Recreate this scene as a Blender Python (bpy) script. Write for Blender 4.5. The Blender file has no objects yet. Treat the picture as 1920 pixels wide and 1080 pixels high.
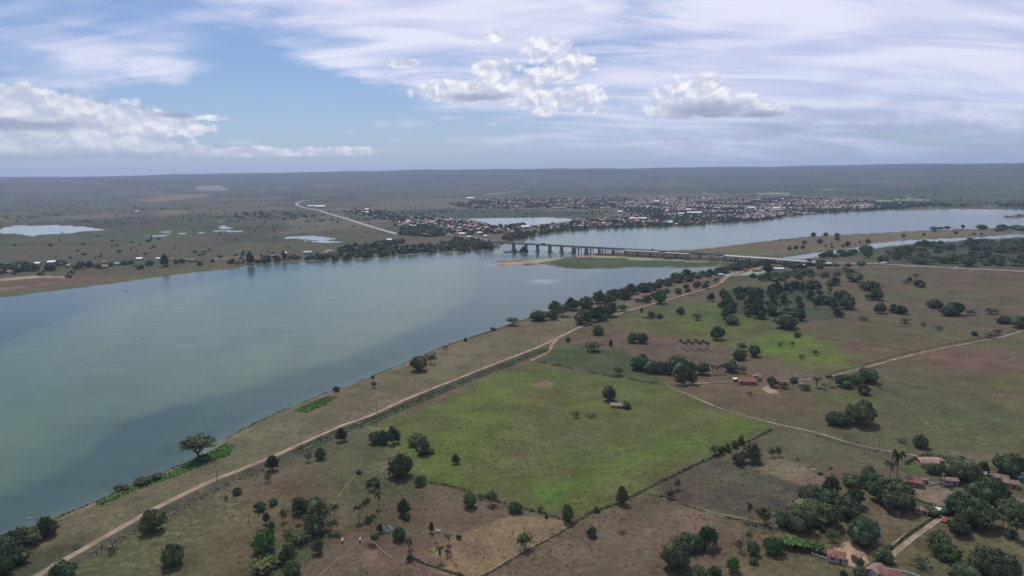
import bpy, math, random
import numpy as np
from mathutils import Vector, Matrix

# ------------------------------------------------------------------ camera
CAM_H = 150.0
F = 1300.0
PITCH = math.atan(214.0 / F)
ROLL = math.radians(0.80)
scene = bpy.context.scene
col = scene.collection

cp, sp = math.cos(PITCH), math.sin(PITCH)
FWD = np.array([0.0, cp, -sp]); R0 = np.array([1.0, 0, 0]); U0 = np.array([0.0, sp, cp])
cr, sr = math.cos(ROLL), math.sin(ROLL)
UP = U0 * cr + R0 * sr
RT = R0 * cr - U0 * sr
cam_d = bpy.data.cameras.new('camera'); cam = bpy.data.objects.new('camera', cam_d); col.objects.link(cam)
cam_d.sensor_width = 36.0; cam_d.lens = 36.0 * F / 1920.0
cam_d.clip_start = 1.0; cam_d.clip_end = 60000.0
m = Matrix.Identity(4)
for i in range(3):
    m[i][0] = RT[i]; m[i][1] = UP[i]; m[i][2] = -FWD[i]
m[0][3], m[1][3], m[2][3] = 0, 0, CAM_H
cam.matrix_world = m
scene.camera = cam

# ------------------------------------------------------------------ world, sun, exposure
SUN_EL, SUN_AZ = math.radians(58), math.radians(-14)      # azimuth from +Y towards +X
SUN_STR, SKY_STR = 3.3, 0.085
scene.view_settings.view_transform = 'Standard'
scene.view_settings.look = 'None'
scene.view_settings.exposure = 0.0
scene.view_settings.gamma = 1.0
scene.view_settings.use_curve_mapping = False
scene.render.engine = 'CYCLES'
scene.cycles.use_denoising = True
scene.cycles.max_bounces = 5
scene.cycles.diffuse_bounces = 2
scene.cycles.glossy_bounces = 2
scene.cycles.transparent_max_bounces = 8
scene.cycles.volume_bounces = 0

sun_d = bpy.data.lights.new('sun', 'SUN'); sun = bpy.data.objects.new('sun', sun_d); col.objects.link(sun)
sun_d.energy = SUN_STR; sun_d.angle = math.radians(0.6); sun_d.color = (1.0, 0.95, 0.88)
sdir = Vector((math.sin(SUN_AZ) * math.cos(SUN_EL), math.cos(SUN_AZ) * math.cos(SUN_EL), math.sin(SUN_EL)))
sun.rotation_euler = sdir.to_track_quat('Z', 'Y').to_euler()
sun.location = sdir * 500


class NT:
    """tiny helper for building node trees from expressions"""
    def __init__(s, nt): s.nt = nt
    def n(s, t, **kw):
        nd = s.nt.nodes.new(t)
        for k, v in kw.items(): setattr(nd, k, v)
        return nd
    def put(s, sock, v):
        if isinstance(v, bpy.types.NodeSocket): s.nt.links.new(v, sock)
        else: sock.default_value = v
    def m(s, op, a, b=0.0, c=0.0, clamp=False):
        nd = s.n('ShaderNodeMath', operation=op, use_clamp=clamp)
        s.put(nd.inputs[0], a); s.put(nd.inputs[1], b); s.put(nd.inputs[2], c)
        return nd.outputs[0]
    def add(s, a, b): return s.m('ADD', a, b)
    def sub(s, a, b): return s.m('SUBTRACT', a, b)
    def mul(s, a, b): return s.m('MULTIPLY', a, b)
    def div(s, a, b): return s.m('DIVIDE', a, b)
    def smooth(s, x, lo, hi):
        nd = s.n('ShaderNodeMapRange', interpolation_type='SMOOTHSTEP')
        s.put(nd.inputs['Value'], x); s.put(nd.inputs['From Min'], lo); s.put(nd.inputs['From Max'], hi)
        return nd.outputs['Result']
    def lin(s, x, a, b, c, d):
        nd = s.n('ShaderNodeMapRange')
        for k, v in zip(('Value', 'From Min', 'From Max', 'To Min', 'To Max'), (x, a, b, c, d)): s.put(nd.inputs[k], v)
        return nd.outputs['Result']
    def mix(s, f, a, b, blend='MIX'):
        nd = s.n('ShaderNodeMix', data_type='RGBA', blend_type=blend)
        s.put(nd.inputs[0], f); s.put(nd.inputs[6], a); s.put(nd.inputs[7], b)
        return nd.outputs[2]
    def xyz(s, x, y, z=0.0):
        nd = s.n('ShaderNodeCombineXYZ'); s.put(nd.inputs[0], x); s.put(nd.inputs[1], y); s.put(nd.inputs[2], z)
        return nd.outputs[0]
    def noise(s, vec, scale=1.0, detail=4.0, rough=0.5, dist=0.0, dim='3D', typ=None):
        nd = s.n('ShaderNodeTexNoise', noise_dimensions=dim)
        if typ: nd.noise_type = typ
        s.put(nd.inputs['Vector'], vec); s.put(nd.inputs['Scale'], scale); s.put(nd.inputs['Detail'], detail)
        s.put(nd.inputs['Roughness'], rough); s.put(nd.inputs['Distortion'], dist)
        return nd.outputs['Fac']


def px_dir(px, py):
    d = RT * (px - 960) + UP * (540 - py) + FWD * F
    return d / np.linalg.norm(d)


def px_ae(px, py):
    d = px_dir(px, py)
    return math.atan2(d[0], d[1]), math.asin(d[2])


def build_world():
    w = bpy.data.worlds.new('World'); scene.world = w; w.use_nodes = True
    nt = w.node_tree; nt.nodes.clear(); N = NT(nt)
    out = N.n('ShaderNodeOutputWorld'); bg = N.n('ShaderNodeBackground')
    nt.links.new(bg.outputs[0], out.inputs[0])
    sky = N.n('ShaderNodeTexSky', sky_type='NISHITA')
    sky.sun_disc = False; sky.sun_elevation = SUN_EL; sky.sun_rotation = SUN_AZ
    sky.air_density = 1.0; sky.dust_density = 0.6; sky.ozone_density = 1.6; sky.altitude = 50
    tc = N.n('ShaderNodeTexCoord').outputs['Generated']
    sx = N.n('ShaderNodeSeparateXYZ'); nt.links.new(tc, sx.inputs[0])
    X, Y, Z = sx.outputs
    az = N.m('ARCTAN2', X, Y); el = N.m('ARCSINE', Z)
    A = N.xyz(az, el)
    skyc = N.n('ShaderNodeVectorMath', operation='SCALE'); nt.links.new(sky.outputs[0], skyc.inputs[0]); skyc.inputs[3].default_value = SKY_STR
    skyc = skyc.outputs[0]
    tint = N.mix(1.0, skyc, (0.70, 0.80, 1.05, 1), 'MULTIPLY')

    # blob: 1 at the centre, 0 on the ellipse, negative outside
    def blob(px, py, wx, wy, flat=1.0, tilt=0.0, u_=None, v_=None):
        a0, e0 = px_ae(px, py)
        a = N.sub(u_ or az, a0); e = N.sub(v_ or el, e0)
        if tilt: e = N.sub(e, N.mul(a, tilt))
        u = N.mul(a, F / wx); v = N.mul(e, F / wy)
        if flat != 1.0:
            v = N.m('MAXIMUM', v, N.mul(v, -flat))
        return N.sub(1.0, N.m('SQRT', N.add(N.mul(u, u), N.mul(v, v))))

    def union(bs):
        r = bs[0]
        for b in bs[1:]: r = N.m('MAXIMUM', r, b)
        return r

    # ---- high veil: cirrus on a plane seen in perspective
    inv = N.div(1.0, N.add(N.m('MAXIMUM', Z, 0.0), 0.20))
    P = N.xyz(N.mul(X, inv), N.mul(Y, inv))
    mp = N.n('ShaderNodeMapping'); nt.links.new(P, mp.inputs[0])
    mp.inputs['Rotation'].default_value = (0, 0, math.radians(-20)); mp.inputs['Scale'].default_value = (0.5, 1.5, 1)
    mp.inputs['Location'].default_value = (3.1, 1.7, 0)
    c1 = N.noise(mp.outputs[0], 1.3, 6, 0.50, 0.8)
    c2 = N.noise(mp.outputs[0], 3.4, 6, 0.52, 1.2)
    cirr = N.add(N.mul(c1, 1.1), N.mul(c2, 0.55))
    W1 = N.xyz(N.mul(az, 5.0), N.mul(el, 16.0))
    wa = N.mul(N.sub(N.noise(W1, 1.0, 5, 0.55, 0.6), 0.5), 0.34)
    we = N.mul(N.sub(N.noise(N.xyz(N.add(N.mul(az, 5.0), 7.0), N.mul(el, 16.0)), 1.0, 5, 0.55, 0.6), 0.5), 0.075)
    uu = N.add(az, wa); vv = N.add(el, we)
    bias = union([
        N.mul(blob(215, 122, 250, 62, tilt=-0.10, u_=uu, v_=vv), 0.75),
        N.mul(blob(110, 40, 330, 40, tilt=0.14, u_=uu, v_=vv), 0.40),
        N.mul(blob(800, 20, 520, 95, tilt=-0.12, u_=uu, v_=vv), 0.85),
        N.mul(blob(830, 150, 330, 62, tilt=-0.16, u_=uu, v_=vv), 0.70),
        N.mul(blob(1650, 110, 760, 165, tilt=0.02, u_=uu, v_=vv), 1.05),
        N.mul(blob(1720, 215, 560, 70, u_=uu, v_=vv), 0.55),
        -0.35])
    gap = N.mul(N.smooth(blob(500, 200, 330, 110, tilt=-0.1, u_=uu, v_=vv), 0.0, 0.6), 0.55)
    out_frame = N.smooth(el, 0.24, 0.40)
    b2 = N.m('MAXIMUM', bias, N.sub(N.mul(out_frame, 0.6), 0.35))
    cd = N.sub(N.add(N.mul(N.sub(cirr, 0.80), 1.5), N.mul(b2, 1.15)), gap)
    calpha = N.mul(N.smooth(cd, -0.10, 0.70), 0.95)
    streak = N.smooth(N.add(N.mul(c2, 0.6), N.mul(c1, 0.4)), 0.34, 0.64)
    ccol = N.mix(streak, (0.56, 0.61, 0.85, 1), (0.84, 0.85, 1.0, 1))
    c3 = N.mix(calpha, tint, ccol)

    # ---- pale haze towards the horizon
    hz = N.m('EXPONENT', N.mul(N.m('MAXIMUM', el, 0.0), -16.0))
    c3 = N.mix(N.mul(hz, 0.72), c3, (0.44, 0.56, 0.80, 1))

    # ---- low grey stratus on the right
    g = union([blob(1560, 205, 190, 26, u_=uu, v_=vv), blob(1360, 212, 130, 16, u_=uu, v_=vv), blob(1780, 240, 260, 26, u_=uu, v_=vv),
               blob(1450, 250, 330, 15, u_=uu, v_=vv)])
    gn = N.noise(A, 26.0, 6, 0.6)
    ga = N.mul(N.smooth(N.add(g, N.mul(N.sub(gn, 0.5), 2.2)), 0.0, 0.9), 0.55)
    c3 = N.mix(ga, c3, (0.36, 0.42, 0.60, 1))

    # ---- cumulus
    Af = N.xyz(az, N.mul(el, 1.35))
    n1 = N.noise(Af, 30.0, 9, 0.62, 0.2)
    n1b = N.noise(N.xyz(N.add(az, 0.004), N.add(N.mul(el, 1.35), 0.010)), 30.0, 7, 0.62, 0.2)
    fl = 1.5
    cum = union([
        blob(60, 215, 185, 42, fl, -0.03), blob(230, 222, 150, 24, fl, -0.10), blob(20, 190, 70, 28, fl),
        blob(90, 268, 210, 34, fl, -0.05), blob(270, 275, 110, 18, fl, -0.06), blob(150, 250, 160, 22, fl),
        blob(20, 292, 150, 12, fl), blob(400, 222, 30, 7, fl), blob(355, 250, 26, 7, fl), blob(470, 287, 190, 11, fl), blob(650, 285, 90, 10, fl),
        blob(885, 178, 125, 32, 2.2), blob(925, 132, 52, 24), blob(1022, 92, 48, 30), blob(1065, 122, 55, 28), blob(1030, 140, 46, 18),
        blob(1050, 190, 95, 24), blob(1105, 178, 34, 20), blob(755, 120, 38, 9), blob(922, 66, 26, 12), blob(985, 160, 40, 20),
        blob(1300, 202, 110, 46, 2.4), blob(1312, 176, 66, 40), blob(1240, 205, 55, 18, 2), blob(1420, 212, 66, 16, 2)])
    puffs = union([blob(716, 232, 20, 13), blob(775, 232, 45, 10), blob(845, 222, 30, 7), blob(922, 233, 16, 6), blob(1050, 235, 26, 8), blob(1190, 242, 26, 9), blob(1545, 243, 50, 8),
                   blob(980, 256, 22, 4), blob(655, 246, 12, 5), blob(740, 262, 10, 5), blob(585, 280, 40, 6), blob(440, 266, 40, 6)])
    dens = N.add(N.mul(cum, 1.35), N.mul(N.sub(n1, 0.495), 2.5))
    dens2 = N.add(N.mul(cum, 1.35), N.mul(N.sub(n1b, 0.495), 2.5))
    ca = N.mul(N.smooth(dens, 0.0, 0.42), N.smooth(cum, -0.75, -0.10))
    pa = N.mul(N.smooth(N.add(puffs, N.mul(N.sub(n1, 0.5), 2.6)), 0.0, 0.8), 0.42)
    c3 = N.mix(pa, c3, (0.66, 0.72, 0.88, 1))
    # cloud undersides: lower part of each bank is greyer
    under = union([blob(20, 234, 130, 11), blob(895, 183, 80, 11), blob(1320, 212, 105, 27), blob(170, 300, 260, 16), blob(1420, 216, 60, 10), blob(330, 215, 40, 7)])
    un = N.smooth(N.add(under, N.mul(N.sub(n1, 0.5), 1.2)), -0.2, 0.8)
    lit = N.smooth(N.sub(dens, dens2), -0.35, 0.45)
    core = N.mix(lit, (0.56, 0.61, 0.76, 1), (1.0, 1.0, 1.04, 1))
    side = N.smooth(az, -0.62, -0.22)        # the far left bank stands deeper in the haze
    core = N.mix(side, N.mix(0.30, core, (0.50, 0.54, 0.66, 1)), core)
    core = N.mix(N.mul(un, 0.85), core, (0.30, 0.35, 0.50, 1))
    ca = N.mul(ca, N.lin(el, 0.015, 0.06, 0.45, 0.96))
    c4 = N.mix(ca, c3, core)
    # glow of the veil around the sun's azimuth, high up, continues overhead
    nt.links.new(c4, bg.inputs[0]); bg.inputs[1].default_value = 1.0


build_world()

# ------------------------------------------------------------------ helpers
rng = random.Random(7)
nprng = np.random.default_rng(11)


def G(px, py, z=0.0):
    d = px_dir(px, py)
    t = (z - CAM_H) / d[2]
    return d[0] * t, d[1] * t


def depth_of(x, y, z=0.0):
    return float(np.dot(np.array([x, y, z - CAM_H]), FWD))


def hash2(ix, iy, seed):
    h = (ix.astype(np.int64) * 374761393 + iy.astype(np.int64) * 668265263 + seed * 982451653) & 0xFFFFFFFF
    h = ((h ^ (h >> 13)) * 1274126177) & 0xFFFFFFFF
    h = h ^ (h >> 16)
    return (h & 0xFFFF).astype(np.float64) / 65535.0


def vnoise(x, y, seed=0):
    ix = np.floor(x); iy = np.floor(y)
    fx = x - ix; fy = y - iy
    fx = fx * fx * (3 - 2 * fx); fy = fy * fy * (3 - 2 * fy)
    a = hash2(ix, iy, seed); b = hash2(ix + 1, iy, seed); c = hash2(ix, iy + 1, seed); d = hash2(ix + 1, iy + 1, seed)
    return (a * (1 - fx) + b * fx) * (1 - fy) + (c * (1 - fx) + d * fx) * fy


def fbm(x, y, scale, octv=4, seed=0, gain=0.5):
    r = np.zeros_like(x); amp = 1.0; tot = 0; s = 1.0 / scale
    for o in range(octv):
        r += amp * vnoise(x * s + 17.3 * o, y * s - 9.1 * o, seed + o * 31); tot += amp
        amp *= gain; s *= 2.03
    return r / tot


def sstep(a, b, x):
    t = np.clip((x - a) / (b - a), 0, 1); return t * t * (3 - 2 * t)


def sdf(poly, x, y):
    """signed distance, positive inside"""
    P = np.asarray(poly, float); d2 = np.full(x.shape, 1e18); ins = np.zeros(x.shape, bool)
    n = len(P)
    for i in range(n):
        ax, ay = P[i]; bx, by = P[(i + 1) % n]
        ex, ey = bx - ax, by - ay; L = ex * ex + ey * ey + 1e-12
        wx = x - ax; wy = y - ay
        t = np.clip((wx * ex + wy * ey) / L, 0, 1)
        dx = wx - ex * t; dy = wy - ey * t
        d2 = np.minimum(d2, dx * dx + dy * dy)
        c = ((ay > y) != (by > y))
        if ey != 0:
            ins ^= c & (x < ax + (y - ay) * ex / ey)
    return np.where(ins, 1, -1) * np.sqrt(d2)


def line_dist(pts, x, y):
    P = np.asarray(pts, float); d2 = np.full(x.shape, 1e18)
    for i in range(len(P) - 1):
        ax, ay = P[i]; bx, by = P[i + 1]
        ex, ey = bx - ax, by - ay; L = ex * ex + ey * ey + 1e-12
        wx = x - ax; wy = y - ay
        t = np.clip((wx * ex + wy * ey) / L, 0, 1)
        dx = wx - ex * t; dy = wy - ey * t
        d2 = np.minimum(d2, dx * dx + dy * dy)
    return np.sqrt(d2)


def smooth_line(pts, k=4):
    """Catmull-Rom through the points"""
    P = [np.array(p, float) for p in pts]
    P = [2 * P[0] - P[1]] + P + [2 * P[-1] - P[-2]]
    out = []
    for i in range(1, len(P) - 2):
        for j in range(k):
            t = j / k
            p0, p1, p2, p3 = P[i - 1], P[i], P[i + 1], P[i + 2]
            out.append(0.5 * ((2 * p1) + (-p0 + p2) * t + (2 * p0 - 5 * p1 + 4 * p2 - p3) * t * t + (-p0 + 3 * p1 - 3 * p2 + p3) * t ** 3))
    out.append(P[-2])
    return out


def W(pl): return [G(*p) for p in pl]


# ------------------------------------------------------------------ outlines (shore lines and so on, on the ground plane)
WATER_Z = -1.0
river_main = W([(-420, 1230), (-150, 1080), (0, 1008), (45, 990), (75, 978), (100, 968), (140, 953), (175, 940), (230, 915), (300, 886), (340, 868), (372, 850), (398, 836),
                (430, 813), (475, 792), (520, 771), (560, 756), (600, 738), (650, 720), (700, 700), (735, 686), (770, 672), (800, 660), (830, 647), (875, 632), (920, 618), (945, 608),
                (965, 601), (1000, 590), (1050, 573), (1110, 554), (1150, 544), (1180, 538), (1220, 529), (1262, 521), (1300, 514), (1345, 506), (1385, 499), (1392, 496),
                (1350, 498), (1290, 501), (1240, 500), (1180, 500), (1150, 503), (1100, 503), (1065, 502), (1040, 498), (1020, 494), (990, 496), (955, 497), (928, 495),
                (918, 491), (930, 488), (975, 487), (1010, 485), (1035, 483), (1060, 481), (1082, 478), (1115, 475), (1150, 473), (1190, 472), (1230, 470), (1270, 468), (1310, 466), (1350, 462), (1380, 458), (1410, 454),
                (1458, 449), (1500, 444), (1550, 440.5), (1600, 438), (1645, 436), (1700, 433), (1753, 430), (1830, 428), (1920, 426), (2200, 420),
                (2200, 396), (1980, 394), (1920, 393), (1850, 390), (1740, 391), (1676, 392), (1620, 396), (1570, 399), (1528, 402), (1462, 409), (1430, 414), (1380, 418), (1331, 421), (1280, 423.5),
                (1200, 426), (1150, 428), (1100, 431), (1048, 435), (1015, 441), (991, 447), (972, 452), (950, 455), (940, 460), (936, 466), (915, 468), (900, 470), (860, 472), (820, 474), (765, 477),
                (709, 482), (652, 486), (577, 488), (540, 490), (510, 492), (470, 496), (452, 499), (449, 502), (430, 504), (380, 508), (340, 513), (300, 518), (250, 525), (200, 532), (130, 540), (60, 549), (0, 557), (-300, 600), (-800, 680)])
side_channel = W([(2200, 425), (1920, 436), (1850, 443), (1760, 447), (1700, 450), (1645, 455), (1600, 464), (1540, 472), (1490, 479), (1450, 484),
                  (1500, 485), (1560, 477), (1620, 468), (1665, 460), (1710, 456), (1800, 450), (1850, 448), (1920, 443), (2200, 434)])
lagoon_town = W([(862, 411), (900, 409.5), (947, 409), (1000, 408), (1040, 408), (1083, 411), (1061, 416), (1035, 419), (1000, 421), (952, 424), (926, 422), (905, 418), (910, 416), (888, 414)])
lagoon_left = W([(-300, 428), (0, 432), (8, 426), (30, 423), (102, 422), (162, 425), (202, 431), (160, 434), (116, 437), (58, 442), (45, 440), (23, 437), (0, 437), (-300, 444)])
ponds = [W(p) for p in (
    [(525, 446), (551, 442), (580, 441), (610, 444), (635, 448), (600, 450), (560, 447)],
    [(570, 451), (600, 450.5), (645, 453), (600, 454)],
    [(397, 432.5), (430, 431.3), (468, 433), (430, 434)],
    [(404, 417), (411, 414.5), (419, 415), (416, 417)],
    [(408, 426), (418, 422), (436, 427), (418, 429)],
    [(299, 434), (312, 432.6), (326, 434.6), (312, 435.6)],
    [(270, 442), (290, 440.4), (318, 438.6), (312, 441), (285, 443)],
    [(328, 437), (338, 435.6), (350, 437), (338, 438)],
    [(366, 436.6), (378, 435.3), (392, 435.8), (378, 437)],
    [(1810, 389), (1850, 386.5), (1870, 387), (1860, 389)])]
sandbar = W([(1870, 407), (1895, 403), (1960, 402), (1960, 408), (1900, 408)])

main_road_px = [(30, 1112), (75, 1082), (130, 1050), (200, 1010), (262, 975), (300, 953), (400, 905), (500, 865), (560, 838), (640, 802), (700, 780), (760, 752), (850, 715), (930, 682), (1000, 655),
                (1050, 632), (1100, 609), (1180, 583), (1260, 560), (1330, 540), (1352, 531)]
main_road = smooth_line(W(main_road_px), 5)
main_road_far = main_road


def relief(x, y):
    r = np.hypot(x, y)
    z = (fbm(x, y, 22.0, 3, 5) - 0.5) * 0.55 + (fbm(x, y, 160.0, 2, 9) - 0.5) * 0.9
    z = z * (1 - sstep(700, 1100, r))
    d = line_dist(main_road[::3], x, y)
    z = z * sstep(3, 14, d)
    z += 1.0 * (1 - sstep(2.6, 8.0, d)) * (1 - sstep(430, 560, r))
    # plateau that closes the view
    und = fbm(x, y, 2600.0, 4, 21)
    t = sstep(4600, 13200, r)
    z += t * 205 + t * (und - 0.5) * 150 * (1 - 0.45 * sstep(11000, 13500, r))
    z += sstep(1900, 4200, r) * (fbm(x, y, 900.0, 3, 33) - 0.35) * 34 * (1 - 0.4 * t)
    return z


def water_sd(x, y):
    """positive = inside water (metres)"""
    s = sdf(river_main, x, y)
    for p in [side_channel, lagoon_town, lagoon_left] + ponds:
        s = np.maximum(s, sdf(p, x, y))
    s = np.minimum(s, -sdf(sandbar, x, y))
    return s


def terrain_z(x, y, wsd):
    wob = (fbm(x, y, 9.0, 3, 71) - 0.5) * 4.5 + (fbm(x, y, 60.0, 2, 72) - 0.5) * 8
    w = wsd + wob * (1 - 0.3 * sstep(500, 1500, np.hypot(x, y)))
    z = relief(x, y)
    bank = sstep(-5.0, 4.0, w)
    zz = z * (1 - bank) + (-2.3) * bank
    zz = np.where(w < -5, np.maximum(z, -0.5), zz)
    return zz, w


def ZS(x, y):
    a = np.array([float(x)]); b = np.array([float(y)])
    return float(terrain_z(a, b, water_sd(a, b))[0][0])


def ZA(x, y):
    return terrain_z(x, y, water_sd(x, y))[0]


# ------------------------------------------------------------------ materials
MATS = {}


def new_mat(name):
    mt = bpy.data.materials.new(name); mt.use_nodes = True
    nt = mt.node_tree; nt.nodes.clear(); N = NT(nt)
    out = N.n('ShaderNodeOutputMaterial'); b = N.n('ShaderNodeBsdfPrincipled')
    nt.links.new(b.outputs[0], out.inputs[0])
    MATS[name] = mt
    return mt, N, b


def simple_mat(name, c, rough=0.8, var=0.25, scale=1.5, rnd=0.0):
    mt, N, b = new_mat(name)
    tc = N.n('ShaderNodeTexCoord').outputs['Object']
    n = N.noise(tc, scale, 5, 0.6)
    k = N.lin(n, 0.3, 0.7, 1 - var, 1 + var)
    cc = N.mix(1.0, (c[0], c[1], c[2], 1), N.xyz(k, k, k), 'MULTIPLY')
    if rnd:
        oi = N.n('ShaderNodeObjectInfo').outputs['Random']
        k2 = N.lin(oi, 0, 1, 1 - rnd, 1 + rnd)
        cc = N.mix(1.0, cc, N.xyz(k2, N.mul(k2, N.lin(oi, 0, 1, 1.05, 0.97)), k2), 'MULTIPLY')
    N.put(b.inputs['Base Color'], cc); b.inputs['Roughness'].default_value = rough
    b.inputs['Specular IOR Level'].default_value = 0.25
    return mt


def leaf_mat(name, dark, light, rnd=0.25, clump=0.9):
    mt, N, b = new_mat(name)
    geo = N.n('ShaderNodeNewGeometry')
    ri = geo.outputs['Random Per Island']
    tc = N.n('ShaderNodeTexCoord').outputs['Object']
    n = N.noise(tc, clump * 2.2, 2, 0.6)
    f = N.m('MINIMUM', N.m('MAXIMUM', N.add(N.mul(ri, 0.45), N.lin(n, 0.38, 0.62, 0.0, 0.75)), 0.0), 1.0)
    c = N.mix(f, (*dark, 1), (*light, 1))
    oi = N.n('ShaderNodeObjectInfo').outputs['Random']
    k = N.lin(oi, 0, 1, 1 - rnd, 1 + rnd)
    c = N.mix(1.0, c, N.xyz(N.mul(k, N.lin(N.m('FRACT', N.mul(oi, 7.3)), 0, 1, 0.85, 1.2)), k, N.mul(k, 0.97)), 'MULTIPLY')
    N.put(b.inputs['Base Color'], c); b.inputs['Roughness'].default_value = 0.7
    b.inputs['Specular IOR Level'].default_value = 0.15
    return mt


leaf_mat('mango_leaves', (0.030, 0.050, 0.024), (0.088, 0.118, 0.052))
leaf_mat('bush_leaves', (0.042, 0.068, 0.028), (0.098, 0.136, 0.056))
leaf_mat('light_leaves', (0.062, 0.092, 0.034), (0.125, 0.160, 0.066))
leaf_mat('bright_leaves', (0.045, 0.095, 0.020), (0.085, 0.165, 0.035))
leaf_mat('dry_twigs', (0.085, 0.072, 0.055), (0.14, 0.12, 0.09))
leaf_mat('palm_leaves', (0.030, 0.046, 0.018), (0.066, 0.085, 0.032))
leaf_mat('far_leaves', (0.044, 0.064, 0.032), (0.088, 0.116, 0.056))
simple_mat('bark', (0.10, 0.08, 0.06), 0.9, 0.3, 6)
simple_mat('pale_bark', (0.19, 0.165, 0.13), 0.9, 0.3, 6)
simple_mat('roof_tiles', (0.185, 0.080, 0.062), 0.9, 0.55, 0.9, 0.25)
simple_mat('old_roof_tiles', (0.225, 0.150, 0.125), 0.9, 0.50, 0.9, 0.25)
simple_mat('grey_roof', (0.22, 0.205, 0.20), 0.8, 0.25, 1.0, 0.3)
simple_mat('white_roof', (0.72, 0.72, 0.72), 0.6, 0.08, 1.0, 0.05)
simple_mat('white_wall', (0.42, 0.39, 0.36), 0.8, 0.15, 1.5, 0.25)
simple_mat('ochre_wall', (0.32, 0.235, 0.175), 0.8, 0.2, 1.5, 0.3)
simple_mat('brick_wall', (0.32, 0.17, 0.12), 0.85, 0.2, 1.5, 0.2)
simple_mat('teal_wall', (0.28, 0.44, 0.44), 0.7, 0.1, 1.5)
simple_mat('dark_opening', (0.03, 0.03, 0.035), 0.4, 0.1, 2)
simple_mat('wood_door', (0.12, 0.07, 0.045), 0.7, 0.2, 4)
simple_mat('old_concrete', (0.19, 0.182, 0.17), 0.85, 0.25, 0.5)
simple_mat('new_concrete', (0.44, 0.42, 0.38), 0.8, 0.12, 0.5)
simple_mat('cream_concrete', (0.36, 0.31, 0.23), 0.8, 0.2, 0.5)
simple_mat('asphalt', (0.30, 0.29, 0.27), 0.85, 0.15, 0.3)
simple_mat('timber', (0.07, 0.06, 0.05), 0.9, 0.2, 3)
simple_mat('pole_wood', (0.16, 0.14, 0.12), 0.85, 0.2, 3)
simple_mat('rust_hull', (0.10, 0.045, 0.035), 0.7, 0.3, 1)
simple_mat('dark_steel', (0.04, 0.042, 0.045), 0.5, 0.2, 1)
simple_mat('rock', (0.30, 0.29, 0.27), 0.9, 0.4, 0.8)
simple_mat('vehicle_white', (0.75, 0.75, 0.75), 0.3, 0.03, 1)
simple_mat('vehicle_dark', (0.05, 0.05, 0.06), 0.3, 0.05, 1)
simple_mat('vehicle_red', (0.35, 0.05, 0.04), 0.3, 0.05, 1)
simple_mat('rubber', (0.02, 0.02, 0.02), 0.8, 0.05, 1)
simple_mat('glass_dark', (0.03, 0.04, 0.05), 0.1, 0.05, 1)
simple_mat('cow_hide', (0.60, 0.55, 0.48), 0.8, 0.2, 1, 0.3)


def dirt_mat(name, c1, c2):
    mt, N, b = new_mat(name)
    tc = N.n('ShaderNodeTexCoord').outputs['Object']
    n = N.noise(tc, 0.12, 5, 0.65); n2 = N.noise(tc, 1.3, 4, 0.6)
    f = N.smooth(N.add(n, N.mul(n2, 0.3)), 0.5, 0.78)
    N.put(b.inputs['Base Color'], N.mix(f, (*c1, 1), (*c2, 1))); b.inputs['Roughness'].default_value = 0.95
    b.inputs['Specular IOR Level'].default_value = 0.1
    return mt


dirt_mat('dirt_road_soil', (0.23, 0.165, 0.115), (0.34, 0.255, 0.185))
dirt_mat('track_soil', (0.17, 0.13, 0.09), (0.33, 0.26, 0.19))
dirt_mat('road_crown', (0.15, 0.118, 0.08), (0.26, 0.195, 0.14))
dirt_mat('faint_path_soil', (0.17, 0.13, 0.09), (0.26, 0.205, 0.15))
dirt_mat('highway_surface', (0.23, 0.22, 0.21), (0.32, 0.30, 0.28))


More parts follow.
